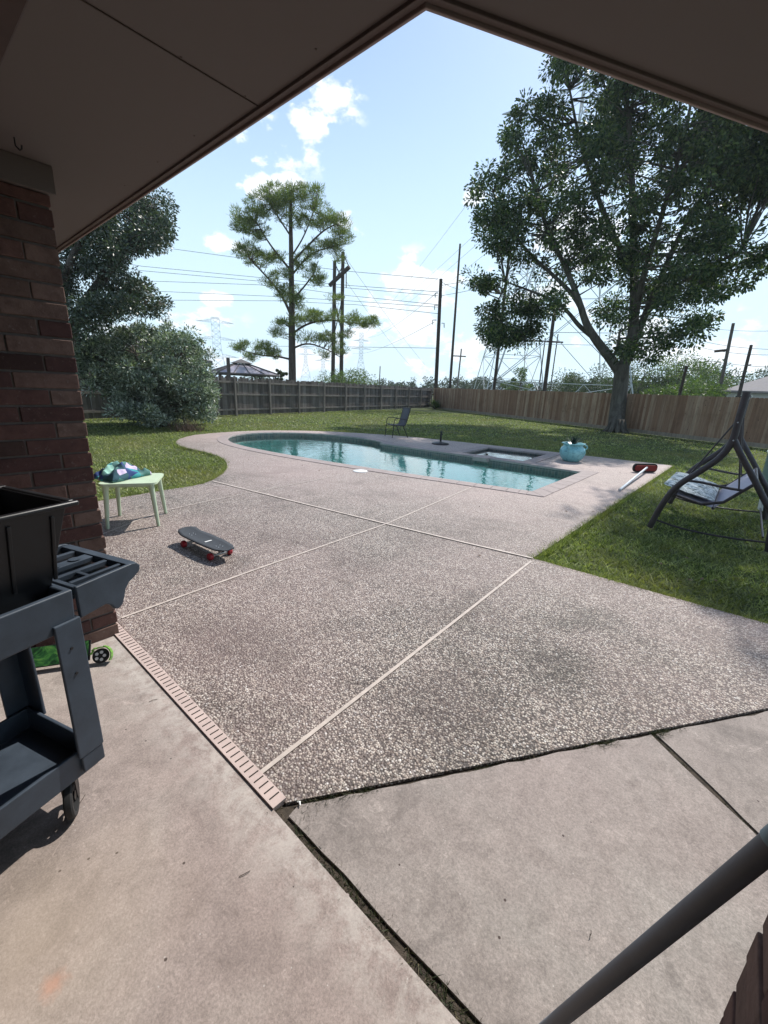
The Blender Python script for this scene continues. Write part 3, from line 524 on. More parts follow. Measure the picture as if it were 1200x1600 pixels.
for y0, w in ((.066, .016), (.145, .02), (.245, .05), (.34, .02)): ht.box((.123, y0, (zt0 + zt1) / 2), (.186, w, .0196))
ht.box((.10, .105, .8915), (.014, .058, .017)); ht.box((.15, .38, .8915), (.03, .058, .017)); ht.box((.123, .105, .842), (.186, .098, .006)); ht.box((.123, .195, .842), (.186, .078, .006)); ht.box((.123, .38, .842), (.186, .08, .006))
for y0 in (.0262, .057, .152, .236, .342): ht.box((.1235, y0, .862), (.184, .005, .039))
ht.build('handle_tray', cm, cart, bevel=.002)
mb = MB(); mb.lathe([(.010, .9035), (.026, .9035), (.026, .9065), (.010, .9065)], (.08, .245, 0), 20); mb.build('cup_ring', cm, cart, smooth=True); mb = MB(); mb.lathe([(.010, .9035), (.020, .9035), (.020, .9065), (.010, .9065)], (.16, .245, 0), 20); mb.build('cup_ring', cm, cart, smooth=True)
for (wx, wy, ra) in ((-.105, .055, .9), (-.105, WY - .055, 1.0), (LX + .1, .055, .5), (LX + .1, WY - .055, .6)):
    R = Matrix.Rotation(ra, 3, 'Z') @ Matrix.Rotation(math.pi / 2, 3, 'X'); cw = thing('caster', None, None); cw.parent = cart; cw.location = (wx, wy, 0)
    mb = MB(); prof = [(.055, -.014), (.070, -.014), (.075, -.009), (.076, 0), (.075, .009), (.070, .014), (.055, .014), (.055, -.014)]; mb.lathe(prof, (0, 0, .076), 32, 0, R, False); mb.build('tyre', M['rubber'], cw, smooth=True)
    mb = MB(); mb.lathe([(.0, -.012), (.016, -.012), (.016, .012), (.0, .012)], (0, 0, .076), 16, 0, R, False)
    for q in range(6):
        a = q * math.pi / 3; mb.box(Vector((0, 0, .076)) + R @ Vector((math.cos(a) * .034, math.sin(a) * .034, 0)), (.042, .009, .008), R @ Matrix.Rotation(a, 3, 'Z'))
    mb.build('rim', M['blk'], cw); mb = MB()
    for sgn in (-1, 1): mb.box(Vector((0, 0, .118)) + R @ Vector((0, 0, sgn * .021)), (.03, .004, .09), Matrix.Rotation(ra, 3, 'Z'))
    mb.box((0, 0, .1635), (.05, .05, .004), Matrix.Rotation(ra, 3, 'Z')); mb.build('fork', M['blackm'], cw)
tub = thing('storage_tub', 'large open black plastic tub standing on the utility cart', 'tub', (-1.631, .357, .851), CL)
mb = MB(); mb.tray(-.60, -.012, .03, .405, 0, .345, .006, .006, .07); mb.build('tub_body', M['blk'], tub, bevel=.012, seg=4)
mb = MB()
for (a, b, c, d) in ((-.625, .013, .003, .0285), (-.625, .013, .4065, .432)): mb.prism([(a, c), (b, c), (b, d), (a, d)], .332, .349)
for (a, b) in ((-.625, -.6015), (-.0105, .013)): mb.prism([(a, .0285), (b, .0285), (b, .4065), (a, .4065)], .332, .349)
mb.build('rim', M['blk'], tub, bevel=.007, seg=3)
mb = MB()
for x in (-.48, -.33, -.18, -.06): mb = MB(); mb.box((x, .0595, .19), (.012, .010, .24), Matrix.Rotation(.2, 3, 'X')); mb.build('rib', M['blk'], tub, bevel=.003)
# debris on lower shelf
for p in ((-.30, .20), (-.33, .25), (-.10, .05)):
    mb = MB(); R = Matrix.Rotation(random.random() * 3, 3, 'Z'); mb.add([R @ Vector(v) for v in ((-.02, 0, 0), (0, .009, .004), (.02, 0, .002), (0, -.009, .003))], [(0, 1, 2, 3)])
    c = mb.build('dead_leaf', M['dry']); c.parent = None; q = Matrix.Rotation(CL, 3, 'Z') @ Vector((p[0], p[1], 0)); c.location = (-1.612 + q.x, .3 + q.y, .1885); tag(c, 'small brown dead leaf lying on the lower cart shelf', 'leaf', 'dead leaves on the lower cart shelf')
# kick scooter lying by the pillar foot
sa = P(60, 1040, .04); sb = P(172, 1024, .04); dv_ = (sb - sa); an = math.atan2(dv_.y, dv_.x)
sc = thing('kick_scooter', 'green camouflage kick scooter lying at the foot of the brick pillar', 'scooter', (sb.x, sb.y, 0), an)
R = Matrix.Rotation(math.radians(52), 3, 'X'); mb = MB(); mb.box((-.33, .03, .075), (.46, .115, .014), R); mb.build('deck', M['blk'], sc, bevel=.004); mb = MB(); mb.box(Vector((-.33, .03, .075)) + R @ Vector((0, 0, .0085)), (.44, .107, .002), R); mb.build('grip_graphic', M['camo'], sc)
Rw = Matrix.Rotation(math.radians(60), 3, 'X'); mb = MB(); mb.lathe([(.0, -.012), (.026, -.012), (.038, -.012), (.042, -.006), (.042, .006), (.038, .012), (.0, .012)], (-.045, .0, .046), 28, 0, Rw, False); w_ = mb.build('rear_wheel', M['rubber'], sc, smooth=True)
mb = MB()
for q in range(5): a = q * 1.2566; mb.lathe([(.0, .0125), (.009, .0125), (.009, .014), (0, .014)], Vector((-.045, .0, .046)) + Rw @ Vector((math.cos(a) * .021, math.sin(a) * .021, 0)), 10, 0, Rw, False)
mb.build('spoke_caps', M['whitep'], w_)
mb = MB(); pts = []
for q in range(10):
    a = math.radians(-35 + q * 22); pts.append(Vector((-.045, .0, .046)) + Rw @ Vector((math.cos(a) * .052, math.sin(a) * .052, 0)))
for a, b in zip(pts[:-1], pts[1:]):
    ax = Rw @ Vector((0, 0, .02)); mb.add([a - ax, b - ax, b + ax, a + ax], [(0, 1, 2, 3)])
f_ = mb.build('rear_fender', M['lime'], sc); sm = f_.modifiers.new('s', 'SOLIDIFY'); sm.thickness = .006
mb = MB(); mb.tube([(-.56, .03, .075), (-.66, .01, .07), (-.95, -.22, .05), (-1.05, -.3, .03)], .016, 10); mb.build('steering_tube', M['truck'], sc, smooth=True); mb = MB(); mb.lathe([(.0, -.012), (.046, -.012), (.05, -.006), (.05, .006), (.046, .012), (.0, .012)], (-.68, .04, .052), 28, 0, Rw, False); mb.build('front_wheel', M['rubber'], sc, smooth=True)

# ------------------------------------------------------------------ small table, towel, skateboard
tq = [Vector((-5.06, 1.34)), Vector((-4.78, 1.80)), Vector((-5.24, 2.06)), Vector((-5.53, 1.57))]; tc_ = sum(tq, Vector((0, 0))) / 4; ta = math.atan2(.46, .28)
tb = thing('side_table', 'small pale green plastic table beside the brick pillar', 'table', (tc_.x, tc_.y, 0), ta)
def rrect(w, h, r, n=6):
    out = []
    for cx, cy, a0 in ((w / 2 - r, h / 2 - r, 0), (-w / 2 + r, h / 2 - r, 90), (-w / 2 + r, -h / 2 + r, 180), (w / 2 - r, -h / 2 + r, 270)):
        for i in range(n + 1): a = math.radians(a0 + 90 * i / n); out.append((cx + r * math.cos(a), cy + r * math.sin(a)))
    return out
mb = MB(); mb.prism(rrect(.56, .56, .075, 8), .482, .506); mb.build('tabletop', M['mint'], tb, bevel=.007, seg=3); mb = MB(); mb.prism(rrect(.46, .46, .05), .455, .4815); mb.build('apron', M['mint'], tb)
for sx, sy in ((1, 1), (1, -1), (-1, 1), (-1, -1)): mb = MB(); mb.tube([(sx * .215, sy * .215, .49), (sx * .222, sy * .222, .42), (sx * .25, sy * .25, 0)], [.036, .027, .017], 14); mb.build('leg', M['mint'], tb, smooth=True)
def heap(name, mat, rx, ry, h, seed, label, cat, loc, rz, fn=6.0):
    n = 56; vs = []; fs = []
    for i in range(n + 1):
        for j in range(n + 1):
            u = i / n * 2 - 1; v = j / n * 2 - 1; a = math.atan2(v, u); rr = math.hypot(u, v); edge = 1 + .28 * mnoise.noise(Vector((math.cos(a) * 1.6, math.sin(a) * 1.6, seed)))
            x = u * rx * edge; y = v * ry * edge; q = mnoise.noise(Vector((x * fn, y * fn, seed))); q2 = mnoise.noise(Vector((x * fn * 3.1, y * fn * 3.1, seed + 3))); rid = 1 - abs(mnoise.noise(Vector((x * fn * 1.5 + q, y * fn * 1.5, seed + 9))) * 2)
            b = max(0, 1 - max(abs(u), abs(v)) ** 2.2); z = .006 + h * (b ** .55) * max(.12, .45 + .45 * q + .12 * q2 + .30 * rid) if b > 0 else 0.004; vs.append((x, y, z))
    for i in range(n):
        for j in range(n): a = i * (n + 1) + j; fs.append((a, a + n + 1, a + n + 2, a + 1))
    mb = MB(); mb.add(vs, fs); o = mb.build(name, mat, smooth=True, loc=loc, auto=0); o.rotation_euler = (0, 0, rz); s = o.modifiers.new('s', 'SOLIDIFY'); s.thickness = .004; return tag(o, label, cat)
tw = P(191, 742, .53); heap('towel', M['towel'], .24, .17, .20, 2.2, 'crumpled teal, navy and lavender towel heaped on the green table', 'towel', (tw.x, tw.y, .507), ta + .9)
sk = thing('skateboard', 'black skateboard with red wheels standing on the pebbled deck', 'skateboard', (-3.76, 1.80, 0), math.radians(3))
ol = [(-.40, .0), (-.395, .04), (-.375, .075), (-.34, .095), (-.29, .1), (-.1, .108), (.15, .106), (.31, .092), (.385, .06), (.40, .055)]; ol = ol + [(x, -y) for x, y in ol[::-1] if y > 0]
mb = MB(); nU = 40
def dz(x): return .112 + (max(0, -x - .27) * .28 + max(0, x - .30) * .12)
up = [(x, y) for x, y in ol]; n = len(up)
secs = []
for i in range(41):
    x = -.399 + .799 * i / 40; xs = [p[0] for p in ol[:10]]; ys = [p[1] for p in ol[:10]]; w = float(np.interp(x, xs, ys)); secs.append((x, max(w, .012)))
vs = []; fs = []
for x, w in secs:
    for k in range(7): y = -w + 2 * w * k / 6; vs.append((x, y, dz(x) + .012 * (y / .1) ** 2)); 
for i in range(40):
    for k in range(6): a = i * 7 + k; fs.append((a, a + 7, a + 8, a + 1))
mb.add(vs, fs); d = mb.build('deck', M['griptape'], sk, smooth=True); s = d.modifiers.new('s', 'SOLIDIFY'); s.thickness = .012; s.offset = -1
mb = MB(); mb.box((.05, .0, .1145), (.02, .07, .0015)); mb.build('sticker', M['whitep'], sk); mb = MB()
for bx in (-.24, .24):
    for dx in (-.022, .022):
        for dy in (-.02, .02): mb = MB(); mb.lathe([(0, .1125), (.0045, .1125), (.0035, .1145), (0, .1145)], (bx + dx, dy, 0), 8); mb.build('bolt', M['alu'], sk)
for bx in (-.24, .24):
    tk = thing('truck', None, None); tk.parent = sk; tk.location = (bx, 0, 0); mb = MB(); mb.box((0, 0, .092), (.075, .05, .012)); mb.tube([(0, 0, .086), (.0, 0, .05)], [.02, .014], 10); mb.tube([(0, -.075, .035), (0, .075, .035)], .013, 10); mb.build('axle', M['truck'], tk, smooth=True)
    for sy in (-1, 1): mb = MB(); R = Matrix.Rotation(math.pi / 2, 3, 'X'); mb.lathe([(.0, -.022), (.026, -.022), (.034, -.014), (.035, 0), (.034, .014), (.026, .022), (0, .022)], (0, sy * .098, .035), 24, 0, R, False); mb.build('wheel', M['redw'], tk, smooth=True)

# ------------------------------------------------------------------ patio chair, umbrella base, planter, brush, skimmer lid
chair = thing('patio_chair', 'black framed patio chair with grey sling seat behind the pool', 'chair', (-9.17, 11.45, 0), math.atan2(-.93, -.42)); w = .29
mb = MB(); sp = smoothline([(.24, 0, .43), (.05, 0, .41), (-.16, 0, .40), (-.22, 0, .46), (-.34, 0, .92), (-.36, 0, .99)], 2); vs = []; fs = []
for i, p in enumerate(sp):
    for k, y in enumerate((-.25, 0, .25)): vs.append((p[0], y, p[2] - (.012 if k == 1 else 0)))
for i in range(len(sp) - 1):
    for k in (0, 1): a = i * 3 + k; fs.append((a, a + 3, a + 4, a + 1))
mb.add(vs, fs); q = mb.build('sling', M['sling'], chair, smooth=True); s = q.modifiers.new('s', 'SOLIDIFY'); s.thickness = .006
for sy in (-1, 1):
    mb = MB(); mb.tube([(p[0], sy * .262, p[2]) for p in sp], .014, 8); mb.build('side_rail', M['blackm'], chair, smooth=True)
    mb = MB(); mb.tube(smoothline([(.30, sy * .29, 0), (.27, sy * .29, .35), (.25, sy * .29, .60), (.18, sy * .29, .655), (-.05, sy * .29, .64), (-.25, sy * .285, .60)], 2), .013, 8); mb.build('front_leg', M['blackm'], chair, smooth=True)
    mb = MB(); mb.tube([(-.10, sy * .28, .41), (-.30, sy * .29, 0)], .013, 8); mb.build('rear_leg', M['blackm'], chair, smooth=True)
for cx_, cz_ in ((.22, .41), (-.14, .39), (-.355, .985)): mb = MB(); mb.tube([(cx_, -.26, cz_), (cx_, .26, cz_)], .012, 8); mb.build('crossbar', M['blackm'], chair, smooth=True)
u = P(688, 694); ub = thing('umbrella_base', 'round dark umbrella base with short pole stub beside the spa', 'umbrella base', u); mb = MB(); mb.lathe([(0, 0), (.27, 0), (.275, .025), (.25, .045), (.10, .075), (.05, .085), (0, .085)], n=32); mb.build('base', M['blackm'], ub, smooth=True); mb = MB(); mb.tube([(0, 0, .0855), (0, 0, .40)], .03, 14); mb.tube([(.03, 0, .30), (.07, 0, .30)], .012, 8); mb.build('pole_stub', M['blackm'], ub, smooth=True)
pc = P(887, 722); pl = thing('planter', 'round turquoise glazed planter pot on the deck beside the spa', 'planter', (pc.x, pc.y + .25, 0)); mb = MB(); prof = [(.0, 0), (.17, 0), (.20, .02), (.26, .09), (.305, .19), (.31, .26), (.285, .34), (.235, .39), (.225, .41), (.25, .43), (.285, .445), (.285, .465), (.24, .46), (.21, .43), (.0, .42)]; mb.lathe(prof, n=48); mb.build('pot', M['glaze'], pl, smooth=True, auto=0)
for a in (0.0, 2.1, 4.2): mb = MB(); a += .5; c = Vector((math.cos(a) * .27, math.sin(a) * .27, .36)); t = Vector((math.cos(a), math.sin(a), 0)); mb.tube([c + t * 0 + Vector((0, 0, .05)), c + t * .055 + Vector((0, 0, .05)), c + t * .07, c + t * .03 + Vector((0, 0, -.05))], .018, 8); mb.build('handle', M['glaze'], pl, smooth=True)
mb = MB(); mb.lathe([(0, .40), (.205, .41)], n=24, cap=False); mb.build('soil', M['dirt'], pl)
ag = thing('agave_plant', 'small dark spiky agave growing in the turquoise planter', 'plant', (pc.x, pc.y + .25, .41)); mb = MB()
for i in range(46):
    a = i * 2.399; el = math.radians(15 + 60 * (i / 46)); L = .31 - .08 * i / 46; dx = Vector((math.cos(a) * math.cos(el), math.sin(a) * math.cos(el), math.sin(el))); sd = Vector((-math.sin(a), math.cos(a), 0)); b0 = Vector((0, 0, .02))
    mb.add([b0 - sd * .016, b0 + sd * .016, b0 + dx * L * .5 + sd * .014, b0 + dx * L + Vector((0, 0, .01)), b0 + dx * L * .5 - sd * .014], [(0, 1, 2, 4), (4, 2, 3)])
mb.build('leaves', M['agave'], ag); mb = MB(); mb.tube([(0, 0, 0), (.0, 0, .03)], .03, 8); mb.build('stem', M['agave'], ag)
hb = P(1006, 738); pe = P(968, 766, .02); br_ = thing('pool_brush', 'red bristled brush head with long white pole lying on the deck', 'brush', (hb.x, hb.y, 0), math.atan2(.45, .42)); mb = MB(); mb.prism([(p[0], p[1] + .105) for p in rrect(.60, .20, .09, 8)], -.02, .015, 'y'); mb.build('head', M['blk'], br_, bevel=.004)
mb = MB(); mb.prism([(p[0], p[1] + .105) for p in rrect(.52, .13, .05, 8)], -.055, -.0205, 'y'); mb.build('bristles', M['redb'], br_)
loc = Matrix.Rotation(-math.atan2(.45, .42), 3, 'Z') @ Vector((pe.x - hb.x, pe.y - hb.y, 0)); mb = MB(); mb.tube([(0, -.06, .12), (loc.x, loc.y, .026)], .024, 12); mb.build('pole', M['alu'], br_, smooth=True)
lp = P(563, 736.5); mb = MB(); mb.lathe([(0, 0.001), (.145, .001), (.145, .010), (.135, .014), (0, .016)], n=32); tag(mb.build('skimmer_lid', M['whitep'], loc=lp, smooth=True), 'round white skimmer lid set in the deck by the pool', 'lid')

# ------------------------------------------------------------------ garden swing
sw = thing('garden_swing', 'brown tube garden swing frame with hanging seat on the right lawn', 'swing', (-.1, 7.15, 0)); bm_ = M['bronze']
def inplane(pts, y): return [tuple(PY(px, py, y)) for px, py in pts]
ya, yb = 6.25, 8.05
for nm, y, off in (('near', ya, 0), ('far', yb, 1)):
    base = inplane([(1167, 612), (1153, 660), (1146, 688), (1128, 714), (1092, 738), (1058, 758), (1035, 786), (1015, 824)], ya); base[-1] = (base[-1][0], ya, .0)
    rear = inplane([(1147, 688), (1158, 712), (1180, 752), (1196, 785)], ya) + [(.45, ya, .42), (.50, ya, .0)]
    sh = lambda l: [(a, y, c) for a, b, c in l]
    r1 = thing('side_frame', None, None); r1.parent = sw
    mb = MB(); mb.tube(smoothline(sh(base), 2), .036, 14); mb.build('front_leg', bm_, r1, smooth=True); mb = MB(); mb.tube(smoothline(sh(rear), 2), .034, 14); mb.build('rear_leg', bm_, r1, smooth=True)
    lo = [(base[-1][0] + .06, y, .11), (-.35, y, .06), (.1, y, .06), (.47, y, .10)]; mb = MB(); mb.tube(smoothline(lo, 2), .012, 8); mb.build('foot_brace', bm_, r1, smooth=True)
    for t in (base[1], base[2]): mb = MB(); mb.tube([(t[0], y - .05, t[2]), (t[0], y + .05, t[2])], .008, 8); mb.build('bolt', M['alu'], r1)
topx, _, topz = PY(1167, 614, ya); mb = MB(); mb.tube([(topx, ya - .02, topz - .04), (topx, yb + .02, topz - .04)], .032, 12); mb.build('top_beam', bm_, sw, smooth=True)
mb = MB(); mb.tube([(.42, ya, .15), (.42, yb, .15)], .011, 8); mb.build('rear_crossbar', bm_, sw, smooth=True)
s0, s1 = ya + .17, yb - .17
fa = PY(1062, 772, s0); ra_ = PY(1136, 800, s0); bt = PY(1196, 738, s0 + .2); fa.z = .46; ra_ = Vector((-.10, s0, .36)); fx0 = -.58; 
sq = [(-.58, .47), (-.09, .36), (.24, .74)]
mb = MB(); vs = []; 
for x, z in sq: vs += [(x, s0, z), (x, s1, z)]
mb.add(vs, [(0, 2, 3, 1), (2, 4, 5, 3)]); q = mb.build('sling_seat', M['slingl'], sw); s = q.modifiers.new('s', 'SOLIDIFY'); s.thickness = .01
mb = MB()
for y in (s0, s1): mb.tube(smoothline([(x, y, z - .01) for x, z in sq], 1), .018, 10)
for x, z in sq: mb.tube([(x, s0, z - .01), (x, s1, z - .01)], .016, 8)
mb.build('seat_frame', bm_, sw, smooth=True)
for y in (s0, s1): mb = MB(); mb.tube(smoothline([(-.50, y, .45), (-.47, y, .60), (-.40, y, .66), (.0, y, .62), (.14, y, .62)], 2), .016, 10); mb.build('armrest', bm_, sw, smooth=True)
for y in (s0, s1):
    mb = MB(); mb.tube([(-.44, y, .64), (topx - .02, y, topz - .3), (topx, y, topz - .06)], .009, 8); mb.tube([(.10, y, .62), (topx + .02, y, topz - .3), (topx, y, topz - .06)], .009, 8); mb.build('hanger_rod', bm_, sw, smooth=True)
    mb = MB()
    for i in range(9): mb.lathe([(.012, i * .027), (.016, i * .027 + .012), (.012, i * .027 + .022)], (topx, y, topz - .33), 8)
    mb.build('spring', M['alu'], sw, smooth=True)
rebase(sw, (-.1, 7.15, 0))
cu = MB(); n1_, n2_ = 14, 22; vs = []; fs = []
for side in (1, -1):
    for i in range(n1_ + 1):
        for j in range(n2_ + 1):
            u_, v_ = i / n1_, j / n2_; x = -.66 + .56 * u_; y = s0 + .06 + (s1 - s0 - .12) * v_; zb = .488 - .2245 * (x + .58); e = (min(u_, 1 - u_, .2) / .2) ** .5 * (min(v_, 1 - v_, .12) / .12) ** .5
            bumpy = .012 * mnoise.noise(Vector((x * 9, y * 5, 1))); vs.append((x, y, zb + .045 + side * (.042 * e) + bumpy))
    o0 = 0 if side == 1 else (n1_ + 1) * (n2_ + 1)
    for i in range(n1_):
        for j in range(n2_): a = o0 + i * (n2_ + 1) + j; fs.append((a, a + n2_ + 1, a + n2_ + 2, a + 1) if side == 1 else (a, a + 1, a + n2_ + 2, a + n2_ + 1))
cu.add(vs, fs); tag(cu.build('seat_cushion', M['floral'], smooth=True, auto=0), 'black and white floral cushion lying on the garden swing seat', 'cushion')

# stock tank, jug, rail in the near corner
tk = thing('stock_tank', 'round green stock tank at the right edge behind the swing', 'tank', (1.55, 12.2, 0)); mb = MB(); mb.lathe([(.0, 0), (1.05, 0), (1.06, .12), (1.07, .62), (1.05, .62), (1.04, .05), (0, .05)], n=48); mb.build('tank_wall', M['tank'], tk, smooth=True); mb = MB(); mb.tube([(1.065 * math.cos(a), 1.065 * math.sin(a), .64) for a in [2 * math.pi * i / 48 for i in range(48)]], .028, 8, closed=True); mb.build('rim', M['tankrim'], tk, smooth=True)
jq = P(1196, 798); jg = thing('jug', 'white plastic jug with a round handle standing behind the swing', 'jug', (jq.x + .02, jq.y, 0), .3); mb = MB(); mb.prism([(-.11, 0), (.11, 0), (.12, .04), (.12, .15), (.06, .20), (.03, .235), (-.03, .235), (-.09, .21), (-.12, .16)], -.06, .06, 'y'); mb.build('body', M['whitep'], jg, bevel=.015, seg=3); mb = MB(); mb.tube([(.0, 0, .236), (0, 0, .262)], .022, 12); mb.build('cap', M['redw'], jg)
d1 = Vector(wray(1215, 1312)); d2 = Vector(wray(850, 1612)); ra1 = Vector((0, 0, H)) + d1 * .74; rb1 = Vector((0, 0, H)) + d2 * 1.36; dd = (rb1 - ra1).normalized(); rend = rb1 + dd * ((.03 - rb1.z) / dd.z if dd.z < -.05 else .4)
gr = thing('grey_pole', 'thick dark grey pole slanting across the lower right corner', 'pole', rend); mb = MB(); mb.tube([Vector(ra1 - dd * .5) - rend, Vector((0, 0, 0))], .0126, 24); mb.build('shaft', M['foam'], gr, smooth=True); mb = MB(); c0 = ra1 - rend + dd * .006; mb.tube([c0 - dd * .05, c0], .0138, 24); mb.build('collar', M['ring'], gr, smooth=True)

# ------------------------------------------------------------------ fences
def fence(name, A, B, h, label, mat, posts_side, post_n, kick=None, railm=None, wob=.01, gap=.004, seed=1):
    rd = random.Random(seed); A = Vector(A); B = Vector(B); t = (B - A).normalized(); L = (B - A).length; ang = math.atan2(t.y, t.x); R = Matrix.Rotation(ang, 3, 'Z'); nn = Vector((-t.y, t.x)) * posts_side
    f = thing(name, label, 'fence', (A.x, A.y, 0)); mb = MB(); x = 0
    while x < L:
        w = rd.uniform(.136, .146); c = A + t * (x + w / 2) - A; hh = h + rd.uniform(-wob, wob) * 2; off = rd.uniform(-.004, .004); RR = R @ Matrix.Rotation(rd.uniform(-.006, .006) * wob * 60, 3, 'Y')
        lp_ = .5; y0 = off; vs = []
        for yy in (y0 - .008, y0 + .008):
            for (u_, z) in ((-w / 2, 0.02), (w / 2, .02), (w / 2, hh - .03), (w / 2 - .025, hh), (-w / 2 + .025, hh), (-w / 2, hh - .03)):
                q = RR @ Vector((u_, yy, z)); vs.append((q.x + c.x, q.y + c.y, q.z))
        mb.add(vs, [(0, 5, 4, 3, 2, 1), (6, 7, 8, 9, 10, 11)] + [(i, (i + 1) % 6, 6 + (i + 1) % 6, 6 + i) for i in range(6)]); x += w + rd.uniform(0, gap * 2)
    mb.build('pickets', mat, f)
    for z in (.28, h * .55, h - .22):
        mb = MB(); c = t * (L / 2) + nn * .036; mb.box((c.x, c.y, z), (L, .038, .085), R @ Matrix.Rotation(rd.uniform(-.0006, .0006), 3, 'Y')); mb.build('rail', railm or mat, f)
    for i in range(post_n + 1):
        c = t * (L * i / post_n) + nn * .105; mb = MB(); mb.box((c.x, c.y, h / 2 - .03), (.09, .09, h - .04), R @ Matrix.Rotation(rd.uniform(-.03, .03), 3, 'Y')); mb.build('post', railm or mat, f)
    if kick: mb = MB(); c = t * (L / 2) - nn * .03; mb.box((c.x, c.y, .06), (L, .038, .17), R); mb.build('kick_board', kick, f)
    return f
fence('wooden_fence', (-19.3, 9.2), (-23.55, 34.4), 1.83, 'weathered dark grey wooden fence with posts and rails behind the pool', M['grey'], -1, 11, None, M['greyrail'], .03, seed=3)
fence('wooden_fence', (-18.2, -3.0), (-19.75, 8.9), 1.80, 'dark shaded wooden fence stretch behind the big silvery bush', M['grey'], -1, 5, None, M['greyrail'], .03, seed=5)
fence('wooden_fence', (-23.4, 34.6), (7.0, 18.9), 1.86, 'new tan cedar picket fence with kick board along the right', M['cedar'], 1, 13, M['kick'], M['kick'], .006, seed=8)

# ------------------------------------------------------------------ foliage tools
def leafquads(c, size, asp=.45, droop=.3, seed=0, jit=.35):
    r = np.random.default_rng(seed); n = len(c); u_ = r.normal(size=(n, 3)); u_[:, 2] -= droop; u_ /= np.linalg.norm(u_, axis=1)[:, None]; w_ = r.normal(size=(n, 3)); v_ = np.cross(u_, w_); v_ /= np.linalg.norm(v_, axis=1)[:, None] + 1e-9
    s = size * r.uniform(1 - jit, 1 + jit, n); u_ = u_ * (s / 2)[:, None]; v_ = v_ * (s * asp / 2)[:, None]; return np.stack([c - u_, c + v_, c + u_, c - v_], 1).reshape(-1, 3)
def clusters(poly, D, thick, n, seed, ns=.5, thr=-.1, zmin=.3):
    r = np.random.default_rng(seed); px = np.array([p[0] for p in poly]); py = np.array([p[1] for p in poly]); out = []; cx, cy = px.mean(), py.mean(); hw_ = (px.max() - px.min()) / 2; tries = 0
    while len(out) < n and tries < n * 60:
        tries += 1; x = r.uniform(px.min(), px.max()); y = r.uniform(py.min(), py.max())
        if not inpoly(np.array([x]), np.array([y]), poly)[0]: continue
        e = min(1, abs(x - cx) / hw_); th = thick * math.sqrt(max(.08, 1 - e * e)); d = D + r.uniform(-1, 1) * th; q = V(x, y, d)
        if q.z < zmin: continue
        if mnoise.noise(Vector(q) * ns + Vector((seed, 0, 0))) < thr: continue
        out.append((q.x, q.y, q.z))
    return np.array(out)
def crown(name, cl, rad, per, size, mat, parent, seed, asp=.45, droop=.3, flat=.8):
    r = np.random.default_rng(seed); n = len(cl) * per; c = np.repeat(cl, per, 0); g = r.normal(size=(n, 3)); g /= np.linalg.norm(g, axis=1)[:, None]; rr = rad * r.uniform(0, 1, n) ** .45; sc_ = np.repeat(r.uniform(.6, 1.3, len(cl)), per); g = g * (rr * sc_)[:, None]; g[:, 2] *= flat
    return npmesh(name, leafquads(c + g, size, asp, droop, seed), 4, mat, parent)
def limbs(mb, paths, cl, twigr=.02, seed=0, maxd=6, every=1, n=6):
    nodes = []
    for pts, rs in paths:
        pts = smoothline(pts, 2); m = len(pts); rr = [rs[0] + (rs[1] - rs[0]) * i / (m - 1) for i in range(m)]; mb.tube(pts, rr, 10); nodes += [(Vector(p), r_) for p, r_ in zip(pts, rr)]
    N_ = np.array([tuple(p) for p, _ in nodes]); r = random.Random(seed)
    for c in cl[::every]:
        c = Vector(c); dd_ = np.linalg.norm(N_ - np.array(c), axis=1) + np.maximum(0, N_[:, 2] - c.z) * .5; i = int(dd_.argmin()); a = nodes[i][0]
        if (c - a).length > maxd or (c - a).length < .15: continue
        m1 = a.lerp(c, .5) + Vector((r.uniform(-.2, .2), r.uniform(-.2, .2), r.uniform(-.1, .15))) * min(1, (c - a).length); mb.tube([a, m1, c], [min(nodes[i][1], twigr * 1.8), twigr, twigr * .35], n, cap=False)

# big shade tree by the right fence -------------------------------------------------
TD = P(960, 672).xy.length
bt_ = thing('shade_tree', 'huge dark green oak in front of the tan cedar fence', 'tree')
def TV(x, y, d=0): return tuple(V(x, y, TD + d))
tb0 = P(962, 674); pathsT = [([(tb0.x, tb0.y, -.05), TV(965, 640), TV(970, 600), TV(972, 570)], (.40, .33)),
    ([TV(972, 575), TV(988, 540, .2), TV(992, 470, .3), TV(990, 390, .3), TV(988, 300, 0), TV(984, 200, 0), TV(975, 120)], (.30, .05)),
    ([TV(968, 580), TV(950, 555, -.2), TV(930, 530, -.5), TV(915, 505, -.8), TV(905, 470, -1), TV(885, 420, -1.2), TV(855, 360, -1.3), TV(840, 300, -1.3)], (.27, .04)),
    ([TV(928, 528, -.4), TV(905, 510, -.6), TV(890, 490, -.7), TV(870, 470, -.8), TV(830, 455, -.8), TV(790, 440, -.8)], (.13, .03)),
    ([TV(920, 510, -.6), TV(900, 465, -.8), TV(870, 435, -.6), TV(830, 400, -.4), TV(790, 350, 0), TV(770, 300, .3)], (.13, .03)),
    ([TV(985, 545, .2), TV(1005, 500, 1), TV(1030, 440, 1.6), TV(1060, 370, 2), TV(1100, 300, 2), TV(1150, 230, 2)], (.22, .04)),
    ([TV(1010, 490, 1), TV(1050, 450, .5), TV(1100, 420, 0), TV(1160, 390, -.5)], (.12, .03)),
    ([TV(990, 430, .3), TV(960, 370, .9), TV(930, 300, 1.3), TV(905, 220, 1.5), TV(890, 140, 1.4)], (.16, .04)),
    ([TV(992, 500, .3), TV(1005, 430, -1), TV(1030, 350, -2), TV(1060, 250, -2.5), TV(1080, 160, -2.5)], (.16, .04)),
    ([TV(956, 560, -.2), TV(965, 545, -.6), TV(968, 520, -.8)], (.10, .05))]
